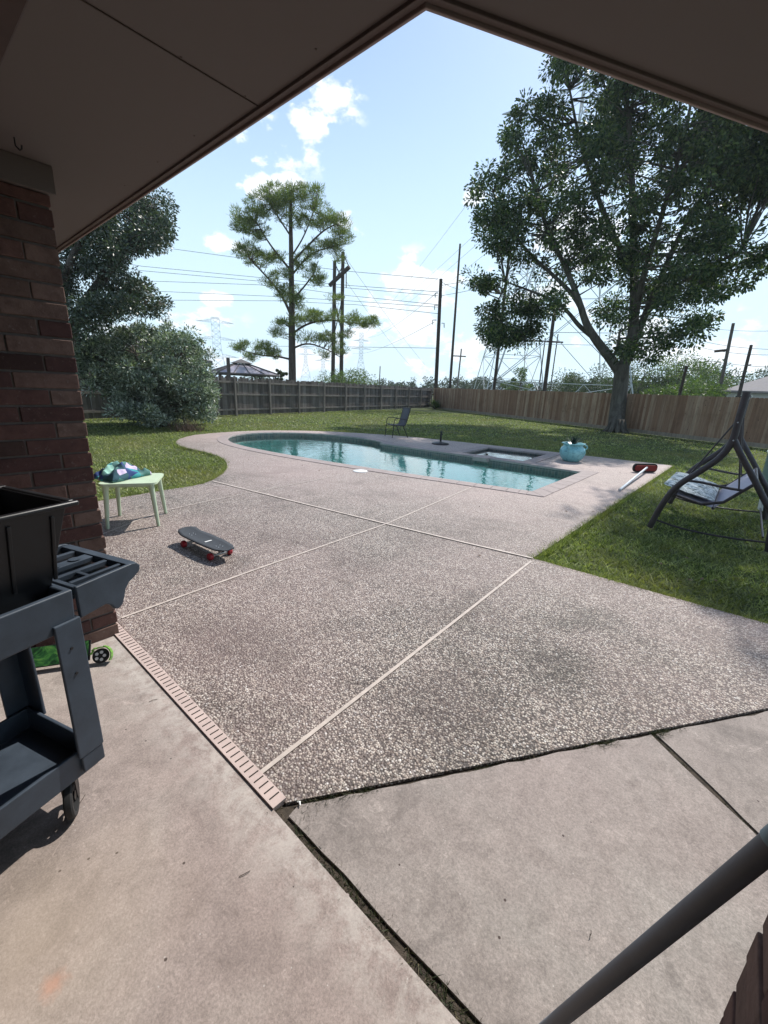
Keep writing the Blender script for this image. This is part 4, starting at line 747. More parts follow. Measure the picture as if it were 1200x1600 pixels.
polyT = [(862, 60), (850, 130), (835, 160), (812, 150), (800, 185), (788, 225), (778, 255), (748, 265), (738, 300), (745, 325), (748, 370), (775, 395), (800, 400), (830, 420), (825, 445), (850, 480), (870, 505), (888, 480), (900, 455), (925, 480), (950, 510), (975, 560), (1000, 572), (1040, 548), (1075, 535), (1100, 530), (1125, 500), (1130, 470), (1170, 450), (1200, 420), (1230, 330), (1260, 200), (1200, 60), (1050, -20), (930, -20)]
cT = clusters(polyT, TD, 4.4, 800, 11, .5, -.06)
rU = np.random.default_rng(13); cShade = []  # unseen extra crown clumps, added above the eave line to shade the swing
while len(cShade) < 120:
    p = rU.uniform(-1, 1, 3)
    if np.linalg.norm(p) < 1: cShade.append((1.3 + p[0] * 3.2, 19.6 + p[1] * 3.2, 14.6 + p[2] * 3.4))
cShade = np.array(cShade)
polyT2 = [(722, 440), (740, 425), (770, 440), (800, 420), (835, 470), (845, 500), (838, 530), (815, 548), (790, 545), (768, 535), (748, 510), (730, 490), (765, 480), (745, 455)]
cT2 = clusters(polyT2, TD - .8, 1.1, 60, 12, .7, -.12)
cA = np.concatenate([cT, cT2, cShade]); pathsT += [([TV(830, 455, -.8), TV(826, 490, -.8), TV(820, 530, -.8)], (.05, .02)), ([TV(792, 441, -.8), TV(778, 470, -.8), TV(765, 505, -.8)], (.05, .02)), ([TV(1150, 230, 2), (.0, 21.5, 13), (1.5, 19.5, 14.5)], (.1, .04))]  # last limb reaches out to the added shading clumps
mb = MB(); limbs(mb, pathsT, cA, .024, 3, 3.2, 1, 5)
for k in range(9):
    a = k * .698 + .2; mb.tube([(tb0.x + math.cos(a) * .58, tb0.y + math.sin(a) * .58, -.08), (tb0.x + math.cos(a) * .38, tb0.y + math.sin(a) * .38, .10), (tb0.x + math.cos(a) * .24, tb0.y + math.sin(a) * .24, .6)], [.08, .12, .10], 8)
mb.build('trunk', M['bark'], bt_, smooth=True, auto=0)
crown('crown', cA, .62, 170, .155, M['leafbig'], bt_, 5, .5, .45); rebase(bt_, tb0)
# live oak on the left ---------------------------------------------------------------
lo_ = thing('live_oak', 'dark small leaved oak rising behind the left brick pillar', 'tree'); D = 15.5
polyO = [(60, 420), (110, 370), (160, 330), (215, 300), (255, 300), (268, 325), (262, 350), (264, 366), (240, 396), (214, 384), (190, 398), (205, 420), (222, 440), (236, 460), (260, 474), (258, 490), (235, 496), (205, 488), (180, 490), (155, 505), (125, 530), (90, 550), (20, 540), (0, 430)]
cO = clusters(polyO, D, 2.3, 400, 21, .9, -.05); tO = V(96, 640, D); tO.z = 0
pO = [([(tO.x, tO.y, -.05), tuple(V(98, 600, D)), tuple(V(100, 550, D))], (.30, .24)), ([tuple(V(100, 552, D)), tuple(V(122, 490, D)), tuple(V(165, 430, D)), tuple(V(200, 380, D)), tuple(V(240, 330, D))], (.2, .03)), ([tuple(V(118, 503, D)), tuple(V(160, 480, D)), tuple(V(200, 470, D)), tuple(V(245, 480, D))], (.10, .02)), ([tuple(V(100, 552, D)), tuple(V(96, 470, D)), tuple(V(110, 400, D)), tuple(V(150, 350, D))], (.16, .04)), ([tuple(V(100, 552, D)), tuple(V(70, 500, D)), tuple(V(30, 460, D))], (.16, .04))]
mb = MB(); limbs(mb, pO, cO, .014, 5, 3.5, 1, 5); mb.build('trunk', M['darkbark'], lo_, smooth=True, auto=0); crown('crown', cO, .36, 140, .08, M['leafold'], lo_, 22, .5, .1); rebase(lo_, tO)
# silvery bush -----------------------------------------------------------------------
bu = thing('large_bush', 'big rounded silvery green bush in front of the left fence', 'bush'); D = 17.2
polyB = [(118, 550), (140, 536), (165, 522), (200, 514), (230, 514), (262, 517), (290, 522), (308, 540), (318, 560), (328, 590), (334, 615), (330, 646), (312, 656), (285, 656), (255, 660), (215, 656), (190, 646), (180, 622), (158, 608), (135, 595), (118, 575)]
cB = clusters(polyB, D, 1.9, 520, 31, 1.5, -.12, .1); tB = V(245, 652, D); tB.z = 0
pB = [([(tB.x + dx, tB.y + dy, -.05), (tB.x + dx * 2.5, tB.y + dy * 2.5, 1.1), (tB.x + dx * 5, tB.y + dy * 5, 2.3)], (.06, .02)) for dx, dy in ((.2, .1), (-.25, .15), (.05, -.3), (-.1, .35), (.3, -.2), (-.35, -.15))]
mb = MB(); limbs(mb, pB, cB, .010, 5, 3.0, 2, 5); mb.build('stems', M['darkbark'], bu, smooth=True, auto=0); crown('foliage', np.concatenate([cB, cB[::7] + rng.normal(0, .28, cB[::7].shape), cB[::9] + (cB[::9] - cB.mean(0)) * .14 + rng.normal(0, .1, cB[::9].shape)]), .31, 125, .10, M['leafbush'], bu, 32, .4, -.3); rebase(bu, tB)
# pine -------------------------------------------------------------------------------
PD = 36.0; pi_ = thing('pine_tree', 'tall open crowned pine standing beyond the dark grey fence', 'tree')
def PV(x, y, d=0): return tuple(V(x, y, PD + d))
tuf = []
def tr_(cx, cy, rx, ry, n, d=1.5):
    n = int(n * 1.75); rx *= 1.12; ry *= 1.2
    r = np.random.default_rng(int(cx * 7 + cy))
    for _ in range(n):
        a = r.uniform(0, 6.283); q = math.sqrt(r.uniform(0, 1)); tuf.append(tuple(V(cx + rx * q * math.cos(a), cy + ry * q * math.sin(a), PD + r.uniform(-d, d))))
for t in ((440, 300, 30, 14, 26), (475, 305, 28, 16, 24), (410, 320, 26, 14, 20), (385, 335, 18, 14, 16), (430, 328, 26, 12, 16), (500, 335, 25, 16, 20), (520, 350, 22, 14, 18), (535, 370, 14, 12, 12), (470, 345, 22, 10, 10), (400, 362, 18, 10, 12), (380, 352, 14, 10, 10),
          (385, 390, 16, 10, 14), (405, 405, 20, 10, 14), (428, 400, 14, 8, 8), (500, 385, 24, 9, 14), (480, 398, 20, 8, 8), (525, 388, 10, 8, 6), (440, 425, 18, 8, 8), (492, 430, 14, 13, 16), (470, 415, 12, 7, 6), (452, 455, 16, 12, 14), (462, 470, 14, 10, 12), (425, 440, 14, 8, 6),
          (480, 492, 20, 7, 12), (500, 497, 14, 6, 8), (460, 500, 16, 10, 10), (437, 520, 10, 8, 6), (440, 503, 8, 6, 4), (548, 498, 14, 9, 12), (575, 502, 14, 8, 12), (520, 493, 12, 6, 4), (480, 527, 22, 6, 10), (515, 528, 16, 8, 10), (530, 545, 10, 8, 6), (505, 553, 8, 6, 3), (540, 520, 8, 8, 4),
          (380, 540, 14, 6, 8), (412, 545, 16, 9, 14), (432, 550, 8, 8, 6), (395, 555, 14, 6, 6), (530, 405, 6, 5, 3), (525, 465, 8, 6, 4)): tr_(*t)
tuf = np.array(tuf)
pp = [([(*V(456, 640, PD).xy, -.05), PV(457, 596), PV(456, 520), PV(456, 470), PV(455, 400), PV(454, 340), PV(455, 300)], (.36, .07)),
      ([PV(456, 495), PV(440, 460), PV(415, 430), PV(390, 405)], (.12, .03)), ([PV(456, 470), PV(478, 445), PV(492, 425)], (.09, .03)), ([PV(456, 425), PV(440, 405), PV(420, 380), PV(400, 345)], (.10, .03)), ([PV(456, 410), PV(480, 385), PV(505, 360), PV(525, 350)], (.10, .03)), ([PV(456, 400), PV(475, 370), PV(490, 330)], (.07, .03)),
      ([PV(455, 370), PV(435, 340), PV(420, 315)], (.07, .03)), ([PV(456, 522), PV(480, 505), PV(515, 499), PV(550, 505), PV(580, 506)], (.10, .03)), ([PV(456, 545), PV(480, 535), PV(510, 545), PV(535, 560)], (.09, .02)), ([PV(456, 562), PV(435, 557), PV(410, 556), PV(380, 548)], (.09, .02)), ([PV(456, 430), PV(485, 395), PV(520, 385)], (.08, .03)), ([PV(456, 515), PV(438, 500), PV(430, 497)], (.05, .02))]
mb = MB(); limbs(mb, pp, tuf, .018, 9, 3.2, 2, 5); mb.build('trunk', M['darkbark'], pi_, smooth=True, auto=0)
crown('crown', tuf, .44, 75, .25, M['needle'], pi_, 41, .12, -.9, .6); rebase(pi_, (*V(456, 640, PD).xy, 0))

# ------------------------------------------------------------------ generic background trees
def bgtree(name, label, px, ytop, D, wpx, mat, seed, group=None, n=60, size=None, cat='tree', ybase=None, tight=1.0):
    r = np.random.default_rng(seed); t = V(px, ytop, D); h = t.z; wd = wpx / F * D * .62; ground = Vector((t.x, t.y, 0)); f = thing(name, label, cat, ground, 0, group); cl = []
    while len(cl) < n:
        p = r.uniform(-1, 1, 3)
        if np.linalg.norm(p) > 1: continue
        q = (p[0] * wd, p[1] * wd, h * .56 + p[2] * h * .42 * (1 - .25 * abs(p[0])))
        if mnoise.noise(Vector(q) * (1.6 / wd) + Vector((seed * 3.3, 0, 0))) > -.22: cl.append(q)
    cl = np.array(cl); s = size or max(.12, D / F * 2.0); crown('crown' if cat == 'tree' else 'foliage', cl, wd * .26, 150, s, mat, f, seed, .6, .2)
    mb = MB(); limbs(mb, [([(0, 0, -.1), (0, 0, h * .3), (.1 * wd, 0, h * .8)], (h * .03, h * .01))], cl, h * .006, seed, 99, 4, 4); mb.build('trunk', M['darkbark'], f); return f
G = 'trees beyond the cedar fence'
bgtree('tree', 'dark tree crown just left of the oak trunk beyond the fence', 925, 575, 70, 80, M['leaffar'], 101, G)
bgtree('tree', 'tall pale green tree right of the oak trunk beyond the fence', 1065, 552, 62, 95, M['leafyel'], 102, G, 80)
bgtree('tree', 'dark tree close against the right side of the oak trunk beyond the fence', 1005, 568, 60, 70, M['leaffar'], 103, G)
bgtree('tree', 'dark mid height tree behind the leaning pole above the swing', 1115, 570, 80, 75, M['leaffar'], 104, G)
bgtree('tree', 'dense dark tree at the far right edge beyond the fence', 1250, 562, 66, 70, M['leaffar'], 105, G)
bgtree('tree', 'thin vine covered tree between the poles left of the lattice tower', 815, 575, 60, 36, M['leafyel'], 106, G, 22)
bgtree('shrub', 'rounded bright green shrub top showing over the cedar fence', 1078, 594, 40, 70, M['leafyel'], 107, None, 50, .14, 'shrub')
bgtree('shrub', 'leafy shrub at the foot of the H shaped power pole', 543, 578, 50, 70, M['leafyel'], 108, None, 50, .16, 'shrub')
bgtree('tree', 'small drooping vine covered tree top beside the pine trunk', 437, 567, 40, 16, M['leaffar'], 109, None, 18, .16)
# far wood as one mass
cl = []; r = np.random.default_rng(77)
for i in range(150):
    px = r.uniform(565, 1300) if r.uniform() < .85 else r.uniform(-60, 560); D = r.uniform(120, 185); hz_ = 607 + .043 * (px - 600); hh = (r.uniform(8, 22) + (7 if px > 880 else 0)) * (.55 if px < 640 else 1)
    c0 = V(px, hz_ - hh, D); rw = r.uniform(2.6, 5.0)
    for j in range(13):
        a = r.normal(size=3); a /= np.linalg.norm(a); q = Vector((c0.x + a[0] * rw, c0.y + a[1] * rw, max(1.2, c0.z - rw * .7 + a[2] * rw * .75))); cl.append(tuple(q))
    for j in range(5): cl.append((c0.x + r.uniform(-1, 1) * rw, c0.y + r.uniform(-1, 1) * rw, r.uniform(.8, max(1, c0.z - rw))))
o = crown('far_woods', np.array(cl), 1.5, 40, .55, M['leafwood'], None, 78, .6, 0, .8); tag(o, 'distant line of woods beyond the fences', 'woods', kind='stuff')
yc = P(681, 638); yu = thing('yucca', 'bright green strappy plant in the fence corner', 'plant', (yc.x + .3, yc.y - .6, 0)); mb = MB()
for i in range(150):
    a = random.uniform(0, 6.283); el = math.radians(random.uniform(15, 85)); L = random.uniform(.7, 1.25); d_ = Vector((math.cos(a) * math.cos(el), math.sin(a) * math.cos(el), math.sin(el))); sd = Vector((-math.sin(a), math.cos(a), 0)) * .03; b0 = Vector((math.cos(a) * .1, math.sin(a) * .1, 0)); m1 = b0 + d_ * L * .6; e1 = b0 + d_ * L + Vector((0, 0, -.18 * L)); mb.add([b0 - sd, b0 + sd, m1 + sd, e1, m1 - sd], [(0, 1, 2, 4), (4, 2, 3)])
mb.build('leaves', M['leafyel'], yu); mb = MB(); mb.tube([(0, 0, -.02), (0, 0, .12)], .12, 8); mb.build('stem', M['darkbark'], yu)
dq = V(290, 655, 15.6); dg = MB(); n = 260; x = dq.x + rng.normal(0, .28, n); y = dq.y + rng.normal(0, .22, n); tag(npmesh('dry_grass_clump', blades(x, y, -.03, rng.uniform(.15, .5, n), rng.uniform(.01, .02, n), rng.uniform(.2, .8, n)), 3, M['dry']), 'dead brown grass clump at the foot of the silvery bush', 'dry grass')

# ------------------------------------------------------------------ utility poles, tower, wires
def pole(label, b, t, D, r0=.16, r1=.11, mat='pole', parts=None, group='wooden utility poles'):
    B = V(b[0], b[1], D); T = V(t[0], t[1], D); dz_ = T - B; g = B - dz_ * (B.z / dz_.z); g.z = 0; f = thing('utility_pole', label, 'pole', g, 0, group); mb = MB(); mb.tube([(0, 0, -.1), tuple(T - g)], [r0, r1], 12); mb.build('shaft', M[mat], f, smooth=True)
    if parts: parts(f, g, D)
    return f
def seg(f, g, pts, D, r, name, mat, n=6): mb = MB(); mb.tube([V(x, y, D) - g for x, y in pts], r, n); mb.build(name, mat, f, smooth=True)
def p685(f, g, D):
    for (a, b, c) in ((684, 458, -4), (684, 477, -5), (686, 458, 4), (682, 500, -6), (690, 505, 4)): seg(f, g, [(a, b), (a + c, b), (a + c, b + 7)], D, .05, 'insulator', M['steel'])
pole('dark wooden pole with insulators in the fence corner', (681, 606), (689, 436), 43.5, .2, .15, 'pole', p685)
pole('tall thin bare pole just right of the corner pole', (703, 605), (719, 381), 52, .17, .1, 'pole')
def p783(f, g, D): seg(f, g, [(774, 432), (795, 440)], D, .06, 'crossarm', M['pole'])
pole('pole half wrapped by hanging oak foliage left of the lattice tower', (772, 607), (797, 385), 46, .17, .12, 'pole', p783)
pole('stout dark pole passing up into the oak crown', (851, 608), (869, 465), 47, .2, .15, 'pole')
pole('thin pole with a crossarm left of the stout pole', (842, 608), (852, 528), 70, .1, .08, 'pole', lambda f, g, D: seg(f, g, [(828, 532), (880, 535)], D, .12, 'crossarm', M['pole']))
pole('thin pole at the left edge of the lattice tower base', (863, 585), (872, 522), 72, .09, .08)
def p1135(f, g, D): seg(f, g, [(1116, 549), (1136, 547)], D, .11, 'crossarm', M['pole'])
pole('tall pale leaning pole left of the swing top', (1124, 612), (1146, 505), 50, .16, .12, 'paleP', p1135)
pole('dark pole rising directly behind the top of the swing', (1156, 612), (1174, 539), 48, .15, .11, 'pole', lambda f, g, D: seg(f, g, [(1165, 571), (1174, 570)], D, .05, 'crossarm', M['pole']))
pole('short dark stub pole over the fence right of the oak', (1063, 612), (1073, 572), 38, .11, .10)
pole('small far H pole left upright seen between two tall poles', (715, 600), (721, 545), 120, .22, .18, 'paleP', lambda f, g, D: seg(f, g, [(708, 556), (728, 557)], D, .15, 'crossarm', M['pole']))
pole('faint far pole over the woods left of the corner pole', (593, 595), (594, 572), 150, .2, .16, 'paleP')
hf = thing('power_pole', 'H shaped double wooden power pole with slanting crossarm behind the pine', 'pole'); D = 56
for a, b in (((520, 600), (523, 408)), ((533, 600), (536, 394))):
    B = V(*a, D); T = V(*b, D); d_ = T - B; g0 = B - d_ * (B.z / d_.z); mb = MB(); mb.tube([tuple(g0), tuple(T)], [.26, .2], 12); mb.build('upright', M['pole'], hf, smooth=True)
mb = MB(); c0, c1 = V(515, 446, D), V(546, 417, D - 1.5); mb.tube([c0, c1], .24, 8); mb.build('crossarm', M['pole'], hf); mb = MB()
for a, b in (((523, 470), (534, 520)), ((534, 470), (523, 520)), ((536, 396), (546, 418)), ((523, 411), (536, 440)), ((541, 424), (541, 450)), ((519, 445), (536, 415))): mb.tube([V(*a, D), V(*b, D)], .06, 5)
mb.build('bracing', M['pole'], hf); rebase(hf, (*V(527, 600, D).xy, 0))
# lattice tower: local frame, z up
def tower(name, label, loc, rz, H_, bw, waist, wz, armz, arml, r, mat, legs_split=6, group=None, cat='tower'):
    t = thing(name, label, cat, loc, rz, group); mb = MB()
    def hw(z): return bw + (waist - bw) * min(1, z / wz)
    zs = [0, 3.0] if bw > 8.1 else [0]
    while zs[-1] < H_ - .1: zs.append(min(H_, zs[-1] + max(2.2, hw(zs[-1]) * 1.5)))
    for sx in (-1, 1):
        for sy in (-1, 1): mb.tube([(sx * hw(z), sy * hw(z), z) for z in zs], r * 1.5, 4)
    mb.build('legs', mat, t); mb = MB()
    for z0, z1 in zip(zs[:-1], zs[1:]):
        a, b = hw(z0), hw(z1)
        for (p, q) in (((-1, -1), (1, -1)), ((1, -1), (1, 1)), ((1, 1), (-1, 1)), ((-1, 1), (-1, -1))):
            mb.tube([(p[0] * a, p[1] * a, z0), (q[0] * b, q[1] * b, z1)], r, 4); mb.tube([(q[0] * a, q[1] * a, z0), (p[0] * b, p[1] * b, z1)], r, 4); mb.tube([(p[0] * b, p[1] * b, z1), (q[0] * b, q[1] * b, z1)], r, 4)
            if z0 == 0 and bw > 8.1:
                A_ = Vector((p[0] * a, p[1] * a, 0)); B_ = Vector((q[0] * a, q[1] * a, 0)); C_ = Vector((p[0] * b, p[1] * b, z1)); D_ = Vector((q[0] * b, q[1] * b, z1))
                for i in range(6): u0_, u1_ = i / 6, (i + 1) / 6; mb.tube([A_.lerp(B_, u0_) if i % 2 else C_.lerp(D_, u0_), C_.lerp(D_, u1_) if i % 2 else A_.lerp(B_, u1_)], r * .9, 4)
            if z0 < 8 and a > 2.5: m = (a + b) / 2; c = Vector(((p[0] + q[0]) / 2 * m, (p[1] + q[1]) / 2 * m, (z0 + z1) / 2)); mb.tube([c, (p[0] * m, p[1] * m, (z0 + z1) / 2)], r * .8, 4); mb.tube([c, (q[0] * m, q[1] * m, (z0 + z1) / 2)], r * .8, 4)
    mb.build('bracing', mat, t)
    for z, al in zip(armz, arml):
        mb = MB(); w = hw(z)
        for s in (-1, 1):
            tip = Vector((s * al, 0, z + .1))
            for sy in (-1, 1):
                mb.tube([(s * w, sy * w, z), tip], r, 4); mb.tube([(s * w, sy * w, z + al * .13), tip], r, 4)
                n = 5
                for i in range(1, n):
                    f = i / n; p = Vector((s * w, sy * w, z)).lerp(tip, f); q = Vector((s * w, sy * w, z + al * .13)).lerp(tip, f); q2 = Vector((s * w, sy * w, z + al * .13)).lerp(tip, (i - 1) / n); mb.tube([p, q], r * .7, 4); mb.tube([p, q2], r * .7, 4)
        mb.build('arm', mat, t)
    return t
tw_c = V(862, 606, 62); az = math.atan2(tw_c.y, tw_c.x) - math.pi / 2
tower('lattice_tower', 'big nearby steel lattice tower behind the oak', (tw_c.x, tw_c.y, 0), az + .12, 43.5, 8.2, 1.3, 30, (33, 41), (10.0, 9.6), .055, M['steel'], group='steel transmission towers')
tw_d = V(792, 606, 88); az = math.atan2(tw_d.y, tw_d.x) - math.pi / 2
tower('lattice_tower', 'second steel lattice tower farther left whose top hides behind hanging foliage', (tw_d.x, tw_d.y, 0), az + .3, 25, 5.6, 1.6, 24, (24,), (5,), .06, M['steel'], group='steel transmission towers')
for px, D, Hh, lb in ((343, 330, 43, 'far double arm steel tower left of the pine above the gazebo'), (563, 330, 40, 'far slender steel tower just right of the H pole'), (478, 420, 40, 'faint steel tower right next to the pine trunk'), (505, 400, 32, 'faint small steel tower between the pine trunk and H pole')):
    c = V(px, 600, D); az = math.atan2(c.y, c.x) - math.pi / 2; narrow = px != 343
    tower('steel_tower', lb, (c.x, c.y, 0), az, Hh, 6 if narrow else 6.5, 1.4 if narrow else 2.6, Hh * .55, (Hh * .72, Hh * .86) if narrow else (Hh * .42, Hh * .68, Hh * .93), (7.5, 6) if narrow else (14, 13, 12), .08, M['hazesteel'], group='steel transmission towers')
GW = 'power lines crossing the sky'
def wire(label, pts, r=.022, sag=.0):
    q = []; pts3 = [V(x, y, D) for x, y, D in pts]
    for a, b in zip(pts3[:-1], pts3[1:]):
        for i in range(12): f = i / 12; p = a.lerp(b, f); p.z -= sag * 4 * f * (1 - f) * (b - a).length * .02; q.append(p)
    q.append(pts3[-1]); c = q[len(q) // 2]; mb = MB(); mb.tube([p - c for p in q], r, 5); o = mb.build('power_line', M['wire'], loc=c); return tag(o, label, 'power line', GW)
rows = [((100, 352), (256, 387), (367, 402), (545, 424), (684, 436), 'topmost power line running level behind the pine'), ((90, 395), (222, 416), (410, 434), (545, 446), (684, 456), 'second level power line from the top behind the pine'), ((90, 405), (222, 423), (425, 441), (545, 450), (684, 462), 'third level power line from the top behind the pine'),
        ((90, 430), (230, 439), (432, 446), (545, 462), (684, 476), 'fourth level power line from the top behind the pine'), ((90, 450), (266, 456), (425, 463), (545, 470), (684, 480), 'fifth level power line from the top behind the pine'), ((90, 462), (271, 469), (429, 470), (556, 476), (684, 490), 'sixth level power line from the top behind the pine'), ((400, 541), (450, 541), (500, 542), (549, 542), (684, 544), 'lowest level power line just above the far towers')]
for a, b, c, d_, e, lb in rows: wire(lb, [(*a, 70), (*b, 64), (*c, 60), (*d_, 56), (*e, 43.5)], .024)
for a, b, lb in (((551, 552, 150), (679, 503, 43.5), 'power line climbing from far tower to the corner pole lower side'), ((575, 527, 150), (681, 459, 43.5), 'power line climbing from far tower to the corner pole top'), ((563, 516, 200), (800, 312, 62), 'upper slanting power line climbing toward the oak crown'), ((570, 520, 200), (805, 328, 62), 'second slanting power line climbing toward the oak crown'), ((575, 528, 200), (815, 350, 62), 'third slanting power line climbing toward the oak crown'), ((540, 555, 200), (800, 225, 62), 'steepest slanting power line climbing toward the oak crown'),
                 ((539, 401, 56), (664, 570, 90), 'guy line slanting down right from the tall H pole top'), ((541, 440, 56), (640, 570, 90), 'lower guy line slanting down right from the H pole'), ((190, 445, 90), (345, 540, 200), 'thin line slanting down to the far double arm tower'), ((689, 440, 43.5), (718, 452, 52), 'short upper cable between the corner pole and bare pole'), ((689, 446, 43.5), (770, 430, 46), 'cable from corner pole to the foliage wrapped pole'), ((690, 462, 43.5), (770, 445, 46), 'lower cable from corner pole to the foliage wrapped pole'),
                 ((1080, 528, 60), (1290, 545, 40), 'upper power line at right beyond the leaning pole'), ((1085, 540, 60), (1290, 552, 40), 'middle power line at right beyond the leaning pole'), ((1060, 552, 60), (1290, 575, 40), 'lower power line at right beyond the leaning pole'), ((1080, 508, 70), (1290, 512, 50), 'highest thin power line at the right edge'), ((960, 604, 60), (1160, 596, 48), 'low power line passing above the cedar fence right of oak')): wire(lb, [a, b], .02, 1 if a[1] > 500 and a[0] > 900 else .5)

# ------------------------------------------------------------------ gazebo and neighbouring houses
gc = V(378, 590, 38); gz = thing('gazebo', 'gazebo with pale panelled roof beyond the grey fence', 'gazebo', (gc.x, gc.y, 0), math.atan2(gc.y, gc.x) + .25); s = 2.35; ze, za = V(378, 584, 38).z, V(378, 569, 38).z
mb = MB(); mb.add([(-s, -s, ze), (s, -s, ze), (s, s, ze), (-s, s, ze), (-.45, -.45, za), (.45, -.45, za), (.45, .45, za), (-.45, .45, za)], [(0, 1, 5, 4), (1, 2, 6, 5), (2, 3, 7, 6), (3, 0, 4, 7)]); mb.build('roof_panels', M['polyc'], gz)
mb = MB(); mb.add([(-.75, -.75, za + .06), (.75, -.75, za + .06), (.75, .75, za + .06), (-.75, .75, za + .06), (0, 0, za + .4)], [(0, 1, 4), (1, 2, 4), (2, 3, 4), (3, 0, 4), (3, 2, 1, 0)]); mb.build('vent_cap', M['gazb'], gz); mb = MB()
cs = [(-s, -s), (s, -s), (s, s), (-s, s)]
for i in range(4):
    a = cs[i]; b = cs[(i + 1) % 4]; mb.tube([(*a, ze - .06), (*b, ze - .06)], .08, 6); mb.tube([(*a, ze + .03), (a[0] * .19, a[1] * .19, za + .03)], .05, 5)
    for f in (.25, .5, .75): p = Vector(a).lerp(Vector(b), f); mb.tube([(p.x, p.y, ze + .03), (p.x * .19, p.y * .19, za + .03)], .03, 5)
mb.build('roof_frame', M['gazb'], gz)
for a in cs:
    mb = MB(); q = (a[0] * .9, a[1] * .9); mb.tube([(*q, 0), (*q, ze - .05)], .08, 8); mb.tube([(q[0], q[1], ze - .7), (q[0] - math.copysign(.6, q[0]), q[1], ze - .1)], .05, 6); mb.tube([(q[0], q[1], ze - .7), (q[0], q[1] - math.copysign(.6, q[1]), ze - .1)], .05, 6); mb.build('post', M['gazb'], gz)
B = V(358, 590, 30); T = V(357, 559, 30); mb = MB(); mb.box((0, 0, T.z / 2), (.16, .16, T.z)); tag(mb.build('grey_post', M['paleP'], loc=(B.x, B.y, 0)), 'single grey square post standing left of the gazebo roof', 'post')
def house(label, loc, rz, w, d, hw_, hr, wallm, wins=()):
    h = thing('house', label, 'house', loc, rz); mb = MB(); mb.box((0, 0, hw_ / 2), (w, d, hw_)); mb.build('wall', wallm, h); e = .5; mb = MB(); x, y = w / 2 + e, d / 2 + e; rx = max(.3, x - y)
    mb.add([(-x, -y, hw_ + .02), (x, -y, hw_ + .02), (x, y, hw_ + .02), (-x, y, hw_ + .02), (-x, -y, hw_ + .22), (x, -y, hw_ + .22), (x, y, hw_ + .22), (-x, y, hw_ + .22), (-rx, 0, hw_ + hr), (rx, 0, hw_ + hr)], [(3, 2, 1, 0), (0, 1, 5, 4), (1, 2, 6, 5), (2, 3, 7, 6), (3, 0, 4, 7), (4, 5, 9, 8), (6, 7, 8, 9), (5, 6, 9), (7, 4, 8)]); mb.build('roof', M['roofgrey'], h)
    for wx, wz in wins:
        fr = MB(); fr.box((wx, -d / 2 - .04, wz), (1.5, .1, 1.3)); f = fr.build('window', M['whitep'], h); mb = MB()
        for dx in (-.35, .35): mb.box((wx + dx, -d / 2 - .095, wz), (.6, .02, 1.1))
        mb.build('pane', M['glass'], f)
    return h
c = V(1196, 612, 60); house('distant grey roofed house with white windows at the right edge', (c.x + 1, c.y + 2, 0), math.atan2(c.y, c.x) - math.pi / 2, 8.0, 6, 2.7, 1.9, M['siding'], ((-2.6, 1.85), (.4, 1.85)))
c = V(215, 590, 25.5); house('pale neighbour house half hidden behind the silvery bush', (c.x - 1.2, c.y - .4, 0), math.atan2(c.y, c.x) - math.pi / 2 + .06, 7.0, 5.0, 2.35, 1.1, M['siding'])
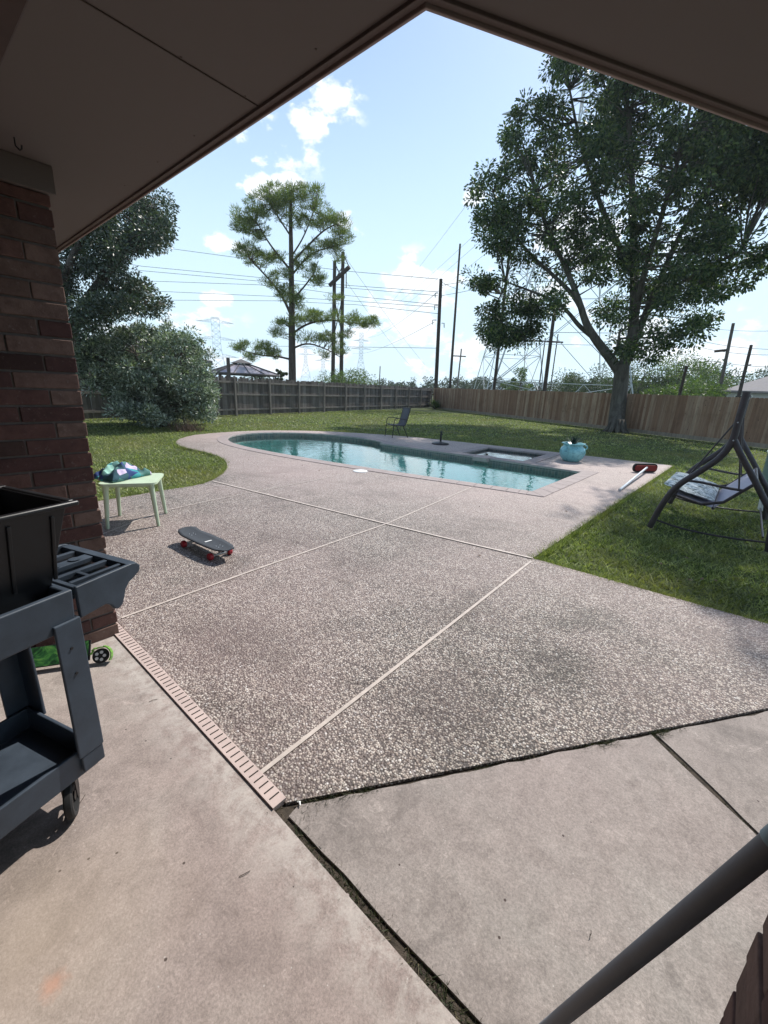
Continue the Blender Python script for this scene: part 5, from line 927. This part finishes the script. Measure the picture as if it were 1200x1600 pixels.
# small litter on the slabs
rl = random.Random(4)
for i in range(7):
    p = P(rl.uniform(60, 1100), rl.uniform(1040, 1560)); mb = MB(); R = Matrix.Rotation(rl.random() * 6, 3, 'Z'); L = rl.uniform(.008, .02); mb.tube([R @ Vector((-L, 0, .002)), R @ Vector((0, .002, .004)), R @ Vector((L, 0, .002))], .0012, 5)
    tag(mb.build('twig', M['dirt'], loc=(p.x, p.y, .001)), 'tiny dark twig fragment lying on the patio paving', 'twig', 'twig fragments on the patio')
vs = []
rr_ = np.random.default_rng(5); n = 900; rad_ = np.sqrt(rr_.uniform(16, 500, n)); aa = np.radians(rr_.uniform(-70, 14, n)); lx = rad_ * np.sin(aa); ly = rad_ * np.cos(aa); okl = ~inpoly(lx, ly, offset(pool, .3)) & ~inpoly(lx, ly, offset(spa, .3)) & ~inpoly(lx, ly, conc); ond = inpoly(lx, ly, deckn); okl &= (~ond) | (rr_.uniform(size=n) < .30); lx = lx[okl]; ly = ly[okl]; ond = ond[okl]
pts_ = np.stack([lx, ly, np.where(ond, .012, -.004)], 1); q_ = leafquads(pts_, .045, .5, 0, 6); q_[:, 2] = np.repeat(pts_[:, 2], 4) + (q_[:, 2] - np.repeat(pts_[:, 2], 4)) * .35
tag(npmesh('fallen_leaves', q_, 4, M['dry']), 'small brown fallen leaves scattered over lawn and deck', 'leaves', kind='stuff')
p = P(537, 1399); mb = MB(); mb.box((0, 0, 0), (.035, .02, .02), Matrix.Rotation(.6, 3, 'Z')); tag(mb.build('brick_chip', M['coping'], loc=(p.x, p.y, -.012), bevel=.004), 'small pink brick chip lodged in the slab crack', 'brick chip')
p = P(467, 1256); mb = MB(); mb.tube([(-.011, 0, 0), (0, .004, .003), (.012, -.003, .002)], [.003, .005, .002], 7); tag(mb.build('paper_scrap', M['whitep'], loc=(p.x, p.y, .002), smooth=True), 'white scrap of litter in the weeds by the drain end', 'scrap')

# humid air
def haze():
    mb = MB(); mb.box((-130, 200, 21.5), (880, 580, 48)); hz = bpy.data.materials.new('haze'); hz.use_nodes = True; t = hz.node_tree; t.nodes.clear(); o = t.nodes.new('ShaderNodeOutputMaterial'); v = t.nodes.new('ShaderNodeVolumePrincipled'); v.inputs['Color'].default_value = (.86, .93, 1, 1); v.inputs['Density'].default_value = .0005; v.inputs['Anisotropy'].default_value = .3
    t.links.new(v.outputs[0], o.inputs['Volume']); tag(mb.build('haze', hz), 'thin pale summer haze', 'haze', kind='stuff')
haze()
